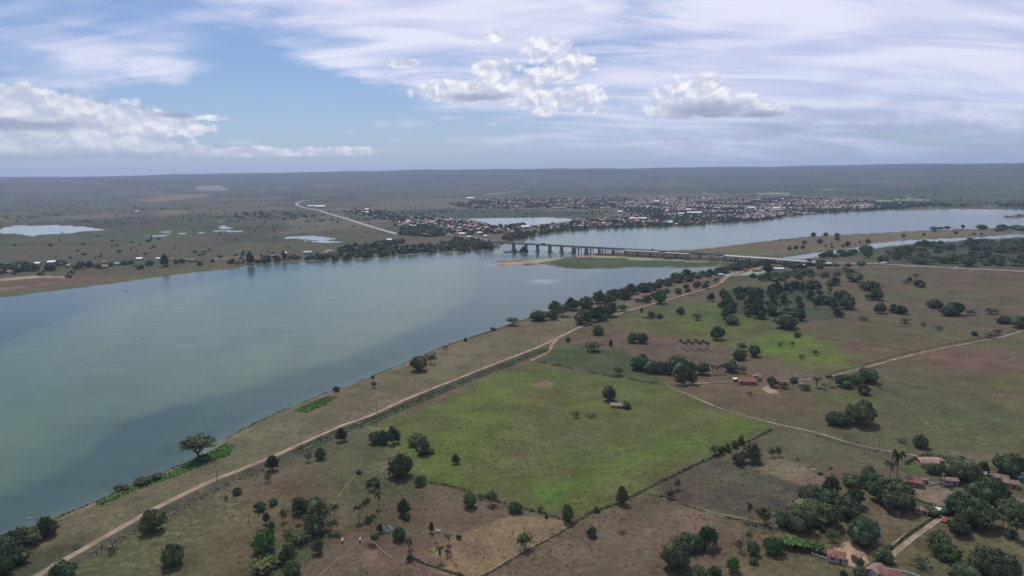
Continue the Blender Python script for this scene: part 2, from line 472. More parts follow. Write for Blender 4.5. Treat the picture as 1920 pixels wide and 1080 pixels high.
def ground_mat():
    mt, N, b = new_mat('ground_surface')
    at = N.n('ShaderNodeVertexColor', layer_name='land').outputs['Color']
    tc = N.n('ShaderNodeTexCoord').outputs['Object']
    nA = N.noise(tc, 0.045, 6, 0.62, 0.4)      # 20 m patches
    nB = N.noise(tc, 0.35, 5, 0.65, 0.3)       # 3 m tufts
    nC = N.noise(tc, 1.7, 3, 0.6)              # sub metre
    nD = N.noise(tc, 0.012, 5, 0.6, 0.5)
    k = N.lin(nA, 0.3, 0.7, 0.72, 1.22)
    k = N.mul(k, N.lin(nB, 0.3, 0.7, 0.66, 1.28))
    k = N.mul(k, N.lin(nC, 0.25, 0.75, 0.74, 1.24))
    c = N.mix(1.0, at, N.xyz(k, k, k), 'MULTIPLY')
    # dry against green drift inside every field
    g = N.smooth(N.add(nD, N.mul(N.sub(nB, 0.5), 0.5)), 0.40, 0.62)
    c = N.mix(N.mul(g, 0.35), c, N.mix(1.0, c, (0.80, 1.08, 0.72, 1), 'MULTIPLY'))
    # dark low scrub specks
    vz = N.n('ShaderNodeTexVoronoi'); nt = mt.node_tree; nt.links.new(tc, vz.inputs['Vector']); vz.inputs['Scale'].default_value = 0.22
    sp_ = N.mul(N.sub(1.0, N.smooth(vz.outputs['Distance'], 0.12, 0.34)), N.smooth(nA, 0.50, 0.66))
    c = N.mix(N.mul(sp_, 0.45), c, N.mix(1.0, c, (0.42, 0.50, 0.40, 1), 'MULTIPLY'))
    # winding cattle trails and darker grass lines
    tr = N.noise(tc, 0.016, 3, 0.45, 0.8); trl = N.sub(1.0, N.smooth(N.m('ABSOLUTE', N.sub(tr, 0.5)), 0.0, 0.0075))
    c = N.mix(N.mul(N.mul(trl, N.smooth(nD, 0.46, 0.62)), 0.26), c, (0.23, 0.175, 0.125, 1))
    tr2 = N.noise(tc, 0.035, 2, 0.4, 1.2); trd = N.sub(1.0, N.smooth(N.m('ABSOLUTE', N.sub(tr2, 0.53)), 0.0, 0.016))
    c = N.mix(N.mul(trd, 0.35), c, N.mix(1.0, c, (0.50, 0.60, 0.42, 1), 'MULTIPLY'))
    # pale bare scuffs
    sc = N.smooth(N.add(nB, N.mul(N.sub(nD, 0.5), 0.8)), 0.66, 0.80)
    c = N.mix(N.mul(sc, 0.35), c, (0.24, 0.19, 0.14, 1))
    N.put(b.inputs['Base Color'], c); b.inputs['Roughness'].default_value = 0.95
    b.inputs['Specular IOR Level'].default_value = 0.08
    bp = N.n('ShaderNodeBump'); bp.inputs['Strength'].default_value = 0.55; bp.inputs['Distance'].default_value = 0.5
    N.put(bp.inputs['Height'], N.add(nB, N.mul(nC, 0.35)))
    nt.links.new(bp.outputs[0], b.inputs['Normal'])
    return mt


def water_mat():
    mt, N, b = new_mat('river_surface')
    at = N.n('ShaderNodeVertexColor', layer_name='tone').outputs['Color']
    tc = N.n('ShaderNodeTexCoord').outputs['Object']
    mp = N.n('ShaderNodeMapping'); mt.node_tree.links.new(tc, mp.inputs[0]); mp.inputs['Scale'].default_value = (1.0, 0.5, 1); mp.inputs['Rotation'].default_value = (0, 0, 0.6)
    n = N.noise(mp.outputs[0], 0.03, 5, 0.6); n2 = N.noise(mp.outputs[0], 0.9, 4, 0.6)
    mq = N.n('ShaderNodeMapping'); mt.node_tree.links.new(tc, mq.inputs[0]); mq.inputs['Scale'].default_value = (0.35, 1.6, 1); mq.inputs['Rotation'].default_value = (0, 0, -0.62)
    k = N.mul(N.lin(n, 0.3, 0.7, 0.92, 1.08), N.lin(N.noise(mq.outputs[0], 0.05, 6, 0.62, 0.5), 0.3, 0.7, 0.90, 1.10))
    k = N.mul(k, N.lin(n2, 0.3, 0.7, 0.94, 1.06))
    N.put(b.inputs['Base Color'], N.mix(1.0, at, N.xyz(k, k, k), 'MULTIPLY'))
    b.inputs['Roughness'].default_value = 0.16
    b.inputs['IOR'].default_value = 1.33; b.inputs['Specular IOR Level'].default_value = 0.17
    bp = N.n('ShaderNodeBump'); bp.inputs['Strength'].default_value = 0.35; bp.inputs['Distance'].default_value = 0.25
    N.put(bp.inputs['Height'], N.add(n2, N.mul(N.noise(mp.outputs[0], 0.22, 3, 0.5), 1.2)))
    mt.node_tree.links.new(bp.outputs[0], b.inputs['Normal'])
    return mt


ground_mat(); water_mat()

# ------------------------------------------------------------------ ground sheet
C = {
    'brown': (0.122, 0.091, 0.060), 'olive': (0.102, 0.087, 0.048), 'grass': (0.098, 0.107, 0.036), 'bright': (0.098, 0.142, 0.030), 'strip': (0.150, 0.115, 0.074),
    'tan': (0.205, 0.158, 0.088), 'sand': (0.36, 0.29, 0.21), 'scrub': (0.042, 0.048, 0.028), 'red': (0.120, 0.086, 0.064), 'grey': (0.080, 0.066, 0.052), 'dgreen': (0.058, 0.076, 0.034),
    'weed': (0.050, 0.118, 0.022), 'town': (0.112, 0.098, 0.074), 'marsh': (0.040, 0.060, 0.036), 'farolive': (0.066, 0.072, 0.042), 'farbrown': (0.098, 0.082, 0.055), 'yard': (0.40, 0.27, 0.18),
    'pink': (0.200, 0.135, 0.100), 'pale': (0.36, 0.34, 0.29), 'hill': (0.070, 0.062, 0.044)}

# (colour, px outline, feather metres, edge wobble metres, opacity)
REG = [
    ('strip', [(-200, 1090), (0, 1012), (100, 972), (175, 944), (300, 890), (430, 818), (520, 776), (600, 743), (700, 704), (770, 676), (830, 652), (920, 622), (1000, 595), (1110, 558), (1260, 525), (1340, 512), (1352, 531), (1260, 560), (1180, 583), (1100, 609), (1050, 632), (1000, 655), (930, 682), (850, 715), (700, 780), (560, 838), (400, 905), (300, 953), (130, 1050), (20, 1120)], 3, 2, 0.85),
    ('olive', [(100, 1020), (200, 985), (330, 920), (450, 870), (480, 860), (400, 900), (300, 948), (130, 1045), (60, 1080)], 8, 8, 0.8),
    ('scrub', [(-50, 1060), (60, 1030), (160, 1015), (190, 1005), (100, 1065), (40, 1100), (-60, 1120)], 6, 8, 0.7),
    ('grass', [(745, 790), (850, 740), (930, 705), (1000, 683), (1130, 705), (1250, 722), (1340, 765), (1455, 800), (1440, 810), (1340, 850), (1235, 905), (1165, 940), (1080, 965), (1010, 955), (930, 930), (800, 905), (780, 870), (700, 800)], 7, 7, 0.92),
    ('bright', [(1040, 890), (1120, 860), (1250, 830), (1400, 790), (1440, 800), (1330, 830), (1230, 870), (1150, 895), (1060, 942), (985, 935), (1000, 905)], 14, 18, 0.5),
    ('bright', [(800, 760), (960, 700), (1000, 720), (960, 780), (930, 810), (880, 850), (850, 900), (800, 890), (790, 860), (850, 800)], 14, 18, 0.38),
    ('weed', [(1000, 922), (1040, 912), (1065, 930), (1040, 948), (1005, 942)], 8, 9, 0.45),
    ('brown', [(960, 790), (1040, 770), (1130, 800), (1120, 830), (1010, 870), (930, 860)], 18, 16, 0.4),
    ('pink', [(1000, 722), (1020, 713), (1043, 716), (1035, 724), (1012, 726)], 2, 3, 0.8),
    ('scrub', [(1085, 853), (1140, 842), (1140, 848), (1095, 856)], 2, 3, 0.6),
    ('dgreen', [(1040, 655), (1075, 645), (1180, 655), (1200, 690), (1250, 718), (1130, 701), (1020, 678)], 5, 5, 0.8),
    ('red', [(1110, 640), (1160, 622), (1200, 640), (1330, 650), (1320, 668), (1180, 665), (1120, 655)], 8, 10, 0.55),
    ('grass', [(1150, 605), (1260, 568), (1340, 562), (1430, 600), (1500, 612), (1480, 650), (1400, 662), (1330, 640), (1200, 622)], 10, 10, 0.7),
    ('bright', [(1425, 628), (1500, 630), (1560, 645), (1610, 668), (1590, 688), (1520, 690), (1450, 672), (1415, 655)], 26, 26, 0.85),
    ('bright', [(1270, 600), (1330, 595), (1340, 622), (1280, 620)], 12, 12, 0.35),
    ('olive', [(1390, 735), (1540, 712), (1720, 690), (1960, 690), (1960, 850), (1740, 845), (1600, 830), (1460, 797), (1340, 760), (1290, 740)], 14, 14, 0.7),
    ('grass', [(1540, 745), (1600, 735), (1660, 745), (1640, 780), (1560, 770)], 10, 10, 0.6),
    ('grass', [(1830, 700), (1930, 700), (1930, 730), (1850, 725)], 10, 10, 0.5),
    ('brown', [(1460, 805), (1640, 842), (1700, 860), (1640, 890), (1530, 870), (1380, 840)], 6, 6, 0.8),
    ('pink', [(1415, 880), (1450, 860), (1495, 868), (1540, 888), (1570, 905), (1510, 912), (1440, 893)], 4, 6, 0.75),
    ('grey', [(1235, 908), (1340, 856), (1430, 885), (1510, 918), (1450, 972), (1320, 950), (1250, 932)], 5, 5, 0.85),
    ('olive', [(1270, 900), (1330, 880), (1380, 900), (1340, 925), (1280, 925)], 10, 10, 0.5),
    ('tan', [(770, 1045), (860, 1005), (960, 968), (1060, 978), (1072, 988), (1000, 1022), (900, 1085), (820, 1078)], 3, 3, 0.9),
    ('pink', [(840, 1030), (900, 1005), (1000, 985), (1050, 985), (980, 1015), (900, 1045)], 10, 10, 0.35),
    ('pink', [(1270, 962), (1310, 950), (1340, 965), (1330, 990), (1290, 990)], 8, 8, 0.45),
    ('red', [(540, 1090), (600, 1030), (640, 1000), (700, 1005), (780, 1020), (820, 1060), (790, 1095)], 8, 8, 0.8),
    ('pink', [(685, 1035), (700, 1030), (712, 1040), (700, 1052), (688, 1048)], 2, 2, 0.8),
    ('olive', [(380, 1000), (440, 960), (520, 920), (600, 880), (650, 890), (560, 960), (430, 1060), (380, 1050)], 12, 12, 0.6),
    ('dgreen', [(470, 1085), (480, 1045), (540, 1000), (600, 1000), (610, 1020), (560, 1060), (530, 1090)], 6, 8, 0.75),
    ('dgreen', [(640, 900), (760, 880), (800, 905), (780, 930), (680, 950)], 12, 12, 0.5),
    ('weed', [(172, 944), (230, 918), (300, 892), (360, 866), (425, 830), (441, 838), (430, 856), (380, 872), (350, 888), (265, 918), (190, 950)], 2, 2.5, 0.95),
    ('weed', [(548, 772), (575, 758), (610, 744), (636, 742), (610, 762), (575, 776)], 2, 3, 0.8),
    ('yard', [(1562, 1022), (1598, 1018), (1622, 1035), (1632, 1055), (1612, 1070), (1590, 1062), (1578, 1040)], 2, 2, 0.95),
    ('pink', [(1712, 908), (1742, 902), (1795, 925), (1785, 955), (1762, 960), (1720, 940)], 3, 3, 0.75),
    ('sand', [(1425, 729), (1440, 722), (1458, 730), (1462, 738), (1440, 738)], 1.5, 2, 0.85),
    ('weed', [(1695, 870), (1715, 862), (1730, 866), (1735, 885), (1700, 890)], 2, 3, 0.55),
    ('pink', [(1770, 845), (1860, 850), (1920, 862), (1920, 900), (1860, 895), (1800, 862)], 8, 8, 0.45),
    ('red', [(1690, 565), (1790, 600), (1780, 622), (1640, 605), (1640, 590)], 14, 14, 0.4),
    ('red', [(1690, 565), (1730, 560), (1735, 566), (1700, 569)], 3, 3, 0.9),
    ('olive', [(1360, 515), (1500, 505), (1900, 520), (1900, 560), (1600, 560), (1360, 560)], 20, 20, 0.7),
    ('scrub', [(1360, 512), (1470, 508), (1620, 505), (1600, 515), (1450, 520), (1360, 530)], 12, 10, 0.6),
    ('marsh', [(1350, 545), (1450, 535), (1540, 545), (1600, 575), (1560, 600), (1440, 600), (1350, 580)], 12, 10, 0.7),
    ('sand', [(920, 491), (935, 488.5), (1020, 484.5), (1062, 481.5), (1058, 484), (1010, 493), (960, 497), (930, 495)], 1.5, 2, 0.95),
    ('scrub', [(928, 490), (975, 487.5), (1010, 486), (970, 490.5), (938, 492)], 1.5, 3, 0.85),
    ('dgreen', [(1030, 492), (1060, 486), (1120, 482.5), (1180, 484), (1400, 495), (1290, 501), (1150, 503), (1060, 502)], 4, 4, 0.9),
    ('farbrown', [(1085, 490), (1165, 487), (1175, 496), (1100, 497)], 6, 5, 0.8),
    ('sand', [(1065, 482), (1110, 478.5), (1240, 482), (1240, 485), (1190, 485), (1170, 483), (1140, 484.5), (1100, 482)], 1.5, 3, 0.8),
    ('sand', [(1172, 484.5), (1240, 485.5), (1330, 491), (1390, 494.5), (1330, 492.5), (1230, 487.5), (1180, 487)], 1.5, 1, 0.7),
    ('pale', [(1340, 517), (1385, 510), (1410, 505), (1440, 498), (1432, 506), (1437, 512), (1420, 514), (1375, 517)], 2, 3, 0.85),
    ('pale', [(1478, 504), (1515, 503), (1515, 505), (1480, 506)], 1.5, 1, 0.8),
    ('strip', [(1270, 469), (1380, 461), (1500, 446), (1640, 439), (1920, 428), (2200, 422), (2200, 424), (1920, 435), (1700, 449), (1600, 463), (1480, 478), (1400, 479)], 5, 5, 0.75),
    ('grass', [(1340, 474), (1400, 464), (1430, 466), (1420, 474), (1380, 478)], 8, 6, 0.7),
    ('marsh', [(1560, 478), (1640, 466), (1760, 456), (1920, 446), (2200, 436), (2200, 520), (1920, 503), (1700, 494), (1620, 488)], 8, 8, 0.6),
    ('farbrown', [(1560, 484), (1640, 478), (1660, 486), (1600, 490)], 5, 5, 0.7),
    ('red', [(1540, 503), (1700, 500), (1900, 510), (1920, 516), (1880, 520), (1700, 504)], 3, 3, 0.7),
    ('brown', [(-100, 560), (0, 546), (60, 540), (200, 528), (260, 518), (200, 516), (0, 520), (-100, 520)], 6, 6, 0.9),
    ('sand', [(-50, 526), (30, 520), (60, 516.5), (130, 519), (125, 521.5), (60, 521), (-50, 530)], 2, 2, 0.75),
    ('pink', [(-50, 545), (50, 535), (105, 529), (100, 531.5), (0, 546), (-50, 553)], 2, 3, 0.8),
    ('grass', [(200, 527), (300, 510), (440, 499), (448, 501), (380, 507), (300, 517), (220, 528)], 4, 4, 0.55),
    ('farbrown', [(735, 458), (760, 447), (850, 444), (860, 452), (800, 463), (740, 466)], 6, 6, 0.9),
    ('tan', [(395, 483), (470, 479), (560, 478), (560, 480), (470, 484), (400, 487)], 3, 4, 0.5),
    ('farbrown', [(0, 478), (110, 462), (260, 456), (400, 450), (430, 462), (240, 480), (60, 490)], 60, 60, 0.6),
    ('farbrown', [(0, 352), (200, 362), (420, 372), (420, 392), (200, 400), (0, 385)], 150, 150, 0.4),
    ('pink', [(240, 377), (330, 372.5), (400, 369), (380, 373), (290, 379)], 20, 15, 0.75),
    ('pale', [(368, 361), (410, 359.5), (430, 364), (370, 364.5)], 20, 15, 0.45),
    ('farbrown', [(500, 380), (545, 378), (540, 382), (502, 384)], 10, 10, 0.7),
    ('town', [(640, 398), (700, 388), (740, 376), (860, 370), (1100, 369), (1300, 364), (1480, 366), (1640, 372), (1680, 388), (1620, 396), (1462, 408), (1331, 420), (1190, 425), (1085, 431), (1000, 444), (940, 452), (860, 447), (780, 432), (700, 412)], 25, 20, 0.85),
    ('marsh', [(700, 402), (760, 392), (850, 393), (1000, 396), (1120, 397), (1140, 406), (1083, 409), (1040, 406), (862, 409), (780, 408)], 12, 12, 0.9),
    ('scrub', [(745, 436), (800, 427), (835, 436), (800, 443), (760, 441)], 8, 8, 0.8),
    ('pale', [(1000, 434), (1060, 428), (1085, 426), (1085, 430), (1040, 434), (1005, 440)], 6, 5, 0.5),
    ('scrub', [(1150, 427), (1285, 421), (1285, 424), (1150, 429)], 4, 4, 0.8),
    ('marsh', [(1060, 354), (1240, 358), (1480, 352), (1640, 360), (1920, 366), (1920, 388), (1680, 386), (1640, 372), (1480, 366), (1300, 364), (1100, 366), (900, 364)], 80, 60, 0.45),
    ('pale', [(1318, 364.6), (1372, 365.2), (1372, 366.6), (1320, 366)], 8, 4, 0.6),
    ('pale', [(1420, 364.5), (1480, 362.6), (1480, 364.4), (1425, 366)], 8, 4, 0.7),
    ('pale', [(1200, 370.5), (1268, 370.5), (1268, 372), (1204, 372.2)], 6, 4, 0.5),
    ('pale', [(1640, 378), (1700, 375.5), (1762, 375), (1760, 376.5), (1700, 377.8), (1650, 379.5)], 6, 4, 0.7),
    ('pale', [(1540, 356.5), (1600, 357.5), (1600, 358.5), (1540, 357.7)], 10, 5, 0.6),
    ('pale', [(1700, 371), (1750, 370), (1750, 371.5), (1700, 372.3)], 8, 4, 0.5),
    ('pale', [(1870, 369), (1905, 368.5), (1905, 370), (1870, 370.3)], 8, 4, 0.5),
    ('pale', [(960, 368.6), (1045, 369.3), (1045, 370), (960, 369.6)], 8, 4, 0.45),
    ('pale', [(905, 366), (985, 362), (985, 363), (910, 367)], 8, 4, 0.4),
    ('town', [(715, 392), (740, 386), (790, 384), (790, 392), (730, 396)], 15, 15, 0.9),
]
HARD = [('scrub', [(560, 845), (640, 808), (700, 787), (760, 759), (850, 722), (930, 690), (1000, 663), (1025, 655)], 7.5, 0.8),
        ('grey', [(140, 1055), (300, 965), (480, 883), (560, 848), (640, 812), (700, 792)], 7.0, 0.6),
        ('pink', [(675, 795), (700, 804), (725, 803)], 2.2, 0.8),
        ('pink', [(515, 806), (545, 806), (562, 811)], 1.6, 0.5),
        ('scrub', [(1505, 618), (1570, 622)], 2, 0.7), ('scrub', [(1530, 632), (1600, 643), (1720, 660)], 2, 0.7),
        ('scrub', [(1630, 605), (1740, 618), (1840, 638)], 2, 0.6), ('scrub', [(1660, 715), (1730, 727)], 2.5, 0.6)]


def build_ground():
    angs = np.concatenate([np.radians(np.arange(-41, 41.001, 0.082)), np.radians(np.arange(46, 319, 5.5))])
    tans = np.arange(0.80, 0.0325, -0.00152)
    near = np.array([20, 60, 110, 150.])
    rr = np.concatenate([near, CAM_H / tans, np.geomspace(4700, 14200, 90), [14600, 15000]])
    rr = np.unique(np.round(rr, 3))
    nA, nR = len(angs), len(rr)
    A, R = np.meshgrid(angs, rr)
    x = (R * np.sin(A)).ravel(); y = (R * np.cos(A)).ravel()
    r = R.ravel()
    w = np.full(x.shape, -1e4)
    front = (y > 0)
    w[front] = water_sd(x[front], y[front])
    z, ww = terrain_z(x, y, w)
    # ---- colour of the land itself
    n1 = fbm(x, y, 130, 5, 101); n2 = fbm(x, y, 38, 4, 102); n3 = fbm(x, y, 420, 4, 103); n4 = fbm(x, y, 9, 3, 104)
    def c(n): return np.array(C[n])
    g = sstep(0.42, 0.60, 0.6 * n1 + 0.4 * n2)[:, None]
    base = c('brown') * (1 - g) + c('olive') * g
    f = sstep(1000, 1700, r)[:, None]
    g2 = sstep(0.40, 0.6, n3 * 0.7 + n1 * 0.3)[:, None]
    far = c('farolive') * g2 + (0.55 * c('farbrown') + 0.45 * c('farolive')) * (1 - g2)
    base = base * (1 - f) + far * f
    # ribbons of woodland, pasture and bare soil, with hill ridge shading painted in
    big = fbm(x * 0.55, y * 1.4, 900, 5, 105); fine = fbm(x, y * 1.6, 260, 4, 106)
    hf = sstep(2600, 5200, r)[:, None]
    hillc = c('hill') * (0.50 + 1.05 * sstep(0.35, 0.68, 0.5 * big + 0.5 * fine))[:, None]
    gg = (sstep(0.50, 0.62, big) * 0.7)[:, None]
    hillc = hillc * (1 - gg) + np.array((0.075, 0.105, 0.050)) * (0.7 + 0.6 * fine)[:, None] * gg
    base = base * (1 - hf) + hillc * hf
    pp = (sstep(0.70, 0.78, fbm(x * 0.5, y * 1.8, 180, 4, 107)) * sstep(1500, 2500, r) * 0.85)[:, None]
    base = base * (1 - pp) + c('tan') * pp
    # the far plain is a patchwork of plots
    def plots(cw, ch, rot, seed):
        ca_, sa_ = math.cos(rot), math.sin(rot); u = (x * ca_ + y * sa_) / cw + (fbm(x, y, 300, 2, seed) - 0.5) * 1.2; v = (-x * sa_ + y * ca_) / ch + (fbm(x, y, 300, 2, seed + 1) - 0.5) * 1.2
        iv = np.floor(v); iu = np.floor(u + hash2(iv, iv * 0 + 3, seed) * 3)
        edge = np.minimum(np.mod(u + hash2(iv, iv * 0 + 3, seed) * 3, 1), 1 - np.mod(u + hash2(iv, iv * 0 + 3, seed) * 3, 1))
        return hash2(iu, iv, seed + 5), edge * cw
    pal = np.array([c('farolive'), c('farbrown'), (0.060, 0.088, 0.042), (0.034, 0.040, 0.026), (0.150, 0.122, 0.082), (0.088, 0.090, 0.050), (0.066, 0.050, 0.044), (0.050, 0.068, 0.036)])
    pk, ed = plots(230, 340, 0.3, 801); pk2, _ = plots(620, 900, -0.2, 811)
    pc = pal[(pk * 7.999).astype(int)] * 0.6 + pal[(pk2 * 7.999).astype(int)] * 0.4
    pm = (sstep(1300, 2000, r) * (0.90 - 0.25 * sstep(6000, 9000, r)))[:, None]
    base = base * (1 - pm) + pc * pm
    hd = ((1 - sstep(4, 14, ed)) * sstep(1300, 2000, r) * (1 - sstep(5000, 8000, r)) * 0.5)[:, None]
    base = base * (1 - hd) + c('scrub') * hd
    fw = (sstep(6500, 10500, r) * (0.55 + 0.5 * (fine - 0.5)))[:, None]        # thorn forest covers the plateau
    base = base * (1 - fw) + np.array((0.030, 0.036, 0.034)) * fw
    # pockets of dark scrub on the plateau
    dk = (sstep(0.56, 0.68, fbm(x, y * 1.3, 120, 4, 108)) * sstep(1400, 2400, r) * 0.75)[:, None]
    base = base * (1 - dk) + c('scrub') * 0.8 * dk
    warp = (fbm(x, y, 14, 3, 110) - 0.5) * 2
    warpb = (fbm(x, y, 90, 3, 111) - 0.5) * 2
    for name, pl, fe, wo, op in REG:
        P = np.array(W(pl)); mg = fe + wo * 2 + 5
        sel = np.nonzero((x > P[:, 0].min() - mg) & (x < P[:, 0].max() + mg) & (y > P[:, 1].min() - mg) & (y < P[:, 1].max() + mg))[0]
        if not len(sel): continue
        sd = sdf(P, x[sel], y[sel]) + wo * (0.6 * warp[sel] + 0.7 * warpb[sel])
        a = sstep(-fe * 0.5, fe * 0.5 + 0.3, sd) * op
        a = (a * (0.78 + 0.44 * n4[sel])).clip(0, 1)[:, None]
        base[sel] = base[sel] * (1 - a) + c(name) * a
    for name, pl, wd, op in HARD:
        P = np.array(W(pl)); mg = wd * 2 + 6
        sel = np.nonzero((x > P[:, 0].min() - mg) & (x < P[:, 0].max() + mg) & (y > P[:, 1].min() - mg) & (y < P[:, 1].max() + mg))[0]
        d = line_dist(P, x[sel], y[sel]) + warp[sel] * wd * 0.5
        a = ((1 - sstep(wd * 0.4, wd, d)) * op)[:, None]
        base[sel] = base[sel] * (1 - a) + c(name) * a
    # the green field thins to brown in drifts
    # wet rim and pale beach along the water
    rim = (np.exp(-((ww + 4.0) / 2.2) ** 2) * sstep(0.42, 0.62, n2) * 0.55)[:, None]
    base = base * (1 - rim) + c('sand') * 0.75 * rim
    mud = (sstep(-1.8, 0.5, ww))[:, None]
    base = base * (1 - mud) + np.array((0.10, 0.09, 0.06)) * mud
    nr = (1 - sstep(1200, 2200, r))[:, None]
    drift = (0.82 + 0.34 * fbm(x, y, 55, 5, 120, 0.62))[:, None]; warm = (fbm(x, y, 90, 4, 121) - 0.5)[:, None]
    tintv = np.concatenate([1 + 0.40 * warm, 1 - 0.22 * warm, 1 + 0.10 * warm], 1)
    base = base * (1 - nr) + base * drift * tintv * nr
    base = (base * (1 - 0.08 * nr)).clip(0.01, 0.8)
    me = bpy.data.meshes.new('ground')
    me.vertices.add(len(x)); me.vertices.foreach_set('co', np.stack([x, y, z], 1).ravel())
    i = np.arange(nR - 1)[:, None]; j = np.arange(nA)[None, :]
    j2 = (j + 1) % nA
    quads = np.stack([i * nA + j, (i) * nA + j2, (i + 1) * nA + j2, (i + 1) * nA + j], -1).reshape(-1, 4)[:, ::-1]
    # outer coarse fan columns
    nf = len(quads)
    me.loops.add(nf * 4); me.loops.foreach_set('vertex_index', quads.ravel().astype(np.int32))
    me.polygons.add(nf); me.polygons.foreach_set('loop_start', (np.arange(nf) * 4).astype(np.int32))
    me.polygons.foreach_set('use_smooth', np.ones(nf, bool))
    me.update()
    ca = me.color_attributes.new('land', 'FLOAT_COLOR', 'POINT')
    ca.data.foreach_set('color', np.concatenate([base, np.ones((len(x), 1))], 1).ravel().astype(np.float32))
    me.materials.append(MATS['ground_surface'])
    o = bpy.data.objects.new('ground', me); col.objects.link(o); o['kind'] = 'structure'
    return o


def build_water():
    angs = np.radians(np.arange(-50, 50.01, 0.22))
    rr = np.concatenate([[150, 200], CAM_H / np.arange(0.72, 0.028, -0.0030), [6000]])
    A, R = np.meshgrid(angs, rr); nA, nR = len(angs), len(rr)
    x = (R * np.sin(A)).ravel(); y = (R * np.cos(A)).ravel(); z = np.full(x.shape, WATER_Z)
    green = np.array((0.094, 0.138, 0.090)); blue = np.array((0.050, 0.086, 0.076)); pale = np.array((0.30, 0.33, 0.31))
    shal = np.array((0.13, 0.145, 0.12))
    P = np.array(W([(-400, 700), (0, 640), (200, 560), (420, 520), (600, 498), (760, 490), (880, 480), (905, 492), (900, 520), (900, 545), (865, 575), (800, 605), (720, 640), (640, 672),
                    (540, 702), (420, 735), (300, 775), (180, 830), (60, 900), (-100, 960), (-400, 1050)]))
    wp = (fbm(x, y, 60, 4, 201) - 0.5) * 26 + (fbm(x, y, 12, 3, 202) - 0.5) * 7
    sd = sdf(P, x, y) + wp
    a = (sstep(-3, 9, sd) * (0.45 + 0.55 * sstep(0, 60, sd)))[:, None]
    P2 = np.array(W([(560, 660), (760, 590), (880, 545), (865, 575), (800, 605), (700, 648), (560, 690), (380, 740), (200, 800), (200, 780), (380, 715)]))
    s2 = sdf(P2, x, y) + wp
    lt = (sstep(-20, 20, s2) * 0.35)[:, None]
    base = blue * (1 - a) + green * a
    base = base * (1 - lt) + np.array((0.118, 0.155, 0.104)) * lt
    # upstream reach is milkier
    P3 = np.array(W([(940, 466), (1000, 440), (1200, 420), (1460, 402), (1600, 430), (1400, 462), (1100, 480)]))
    s3 = sdf(P3, x, y) + wp * 2
    a3 = (sstep(-60, 60, s3) * 0.85)[:, None]
    base = base * (1 - a3) + np.array((0.112, 0.162, 0.130)) * a3
    # very shallow pale water: lagoons, the side channel, foam and shoals in the river
    for pl, fe, op in ((lagoon_left, 8, 0.9), (lagoon_town, 8, 0.75), (side_channel, 3, 0.35)):
        s = sdf(pl, x, y); aa = (sstep(-60, -20, s) * op)[:, None]
        base = base * (1 - aa) + pale * aa
    for p in ponds:
        aa = (sstep(-60, -20, sdf(p, x, y)) * 0.75)[:, None]; base = base * (1 - aa) + pale * aa
    for pl, op in (([(985, 526), (1005, 522), (1050, 524), (1058, 527), (1030, 530), (1000, 529)], 0.45), ([(238, 544), (262, 540), (268, 543), (250, 546)], 0.5), ([(573, 499), (600, 495), (602, 497), (580, 501)], 0.5),
                   ([(700, 485), (730, 483), (730, 485), (702, 487)], 0.4), ([(1085, 505), (1130, 504), (1120, 509), (1095, 509)], 0.35), ([(905, 496), (925, 488), (935, 498), (915, 499)], 0.3),
                   ([(1600, 396), (1920, 392), (1920, 400), (1700, 402)], 0.3), ([(386, 842), (400, 835), (412, 824), (404, 838), (392, 850)], 0.5), ([(120, 960), (165, 946), (170, 940), (140, 952)], 0.3)):
        s = sdf(W(pl), x, y) + wp * 0.3
        aa = (sstep(-6, 10, s) * op * (0.5 + fbm(x, y, 10, 3, 203)))[:, None].clip(0, 1)
        base = base * (1 - aa) + pale * aa
    sdw = sdf(river_main, x, y)
    aa = ((1 - sstep(0, 14, sdw)) * sstep(-12, 0, sdw) * 0.30)[:, None]
    base = base * (1 - aa) + shal * aa
    me = bpy.data.meshes.new('river')
    me.vertices.add(len(x)); me.vertices.foreach_set('co', np.stack([x, y, z], 1).ravel())
    i = np.arange(nR - 1)[:, None]; j = np.arange(nA - 1)[None, :]
    quads = np.stack([i * nA + j, i * nA + j + 1, (i + 1) * nA + j + 1, (i + 1) * nA + j], -1).reshape(-1, 4)[:, ::-1]
    nf = len(quads)
    me.loops.add(nf * 4); me.loops.foreach_set('vertex_index', quads.ravel().astype(np.int32))
    me.polygons.add(nf); me.polygons.foreach_set('loop_start', (np.arange(nf) * 4).astype(np.int32))
    me.update()
    ca = me.color_attributes.new('tone', 'FLOAT_COLOR', 'POINT')
    ca.data.foreach_set('color', np.concatenate([base, np.ones((len(x), 1))], 1).ravel().astype(np.float32))
    me.materials.append(MATS['river_surface'])
    o = bpy.data.objects.new('river', me); col.objects.link(o); o['kind'] = 'structure'


build_ground()
build_water()


def mesh_from(name, V, Fc, mats, mi=None, smooth=False):
    me = bpy.data.meshes.new(name); me.from_pydata([tuple(v) for v in V], [], Fc)
    for mt in (mats if isinstance(mats, (list, tuple)) else [mats]): me.materials.append(MATS[mt])
    if mi is not None: me.polygons.foreach_set('material_index', mi)
    if smooth: me.polygons.foreach_set('use_smooth', [True] * len(me.polygons))
    me.update(); return me


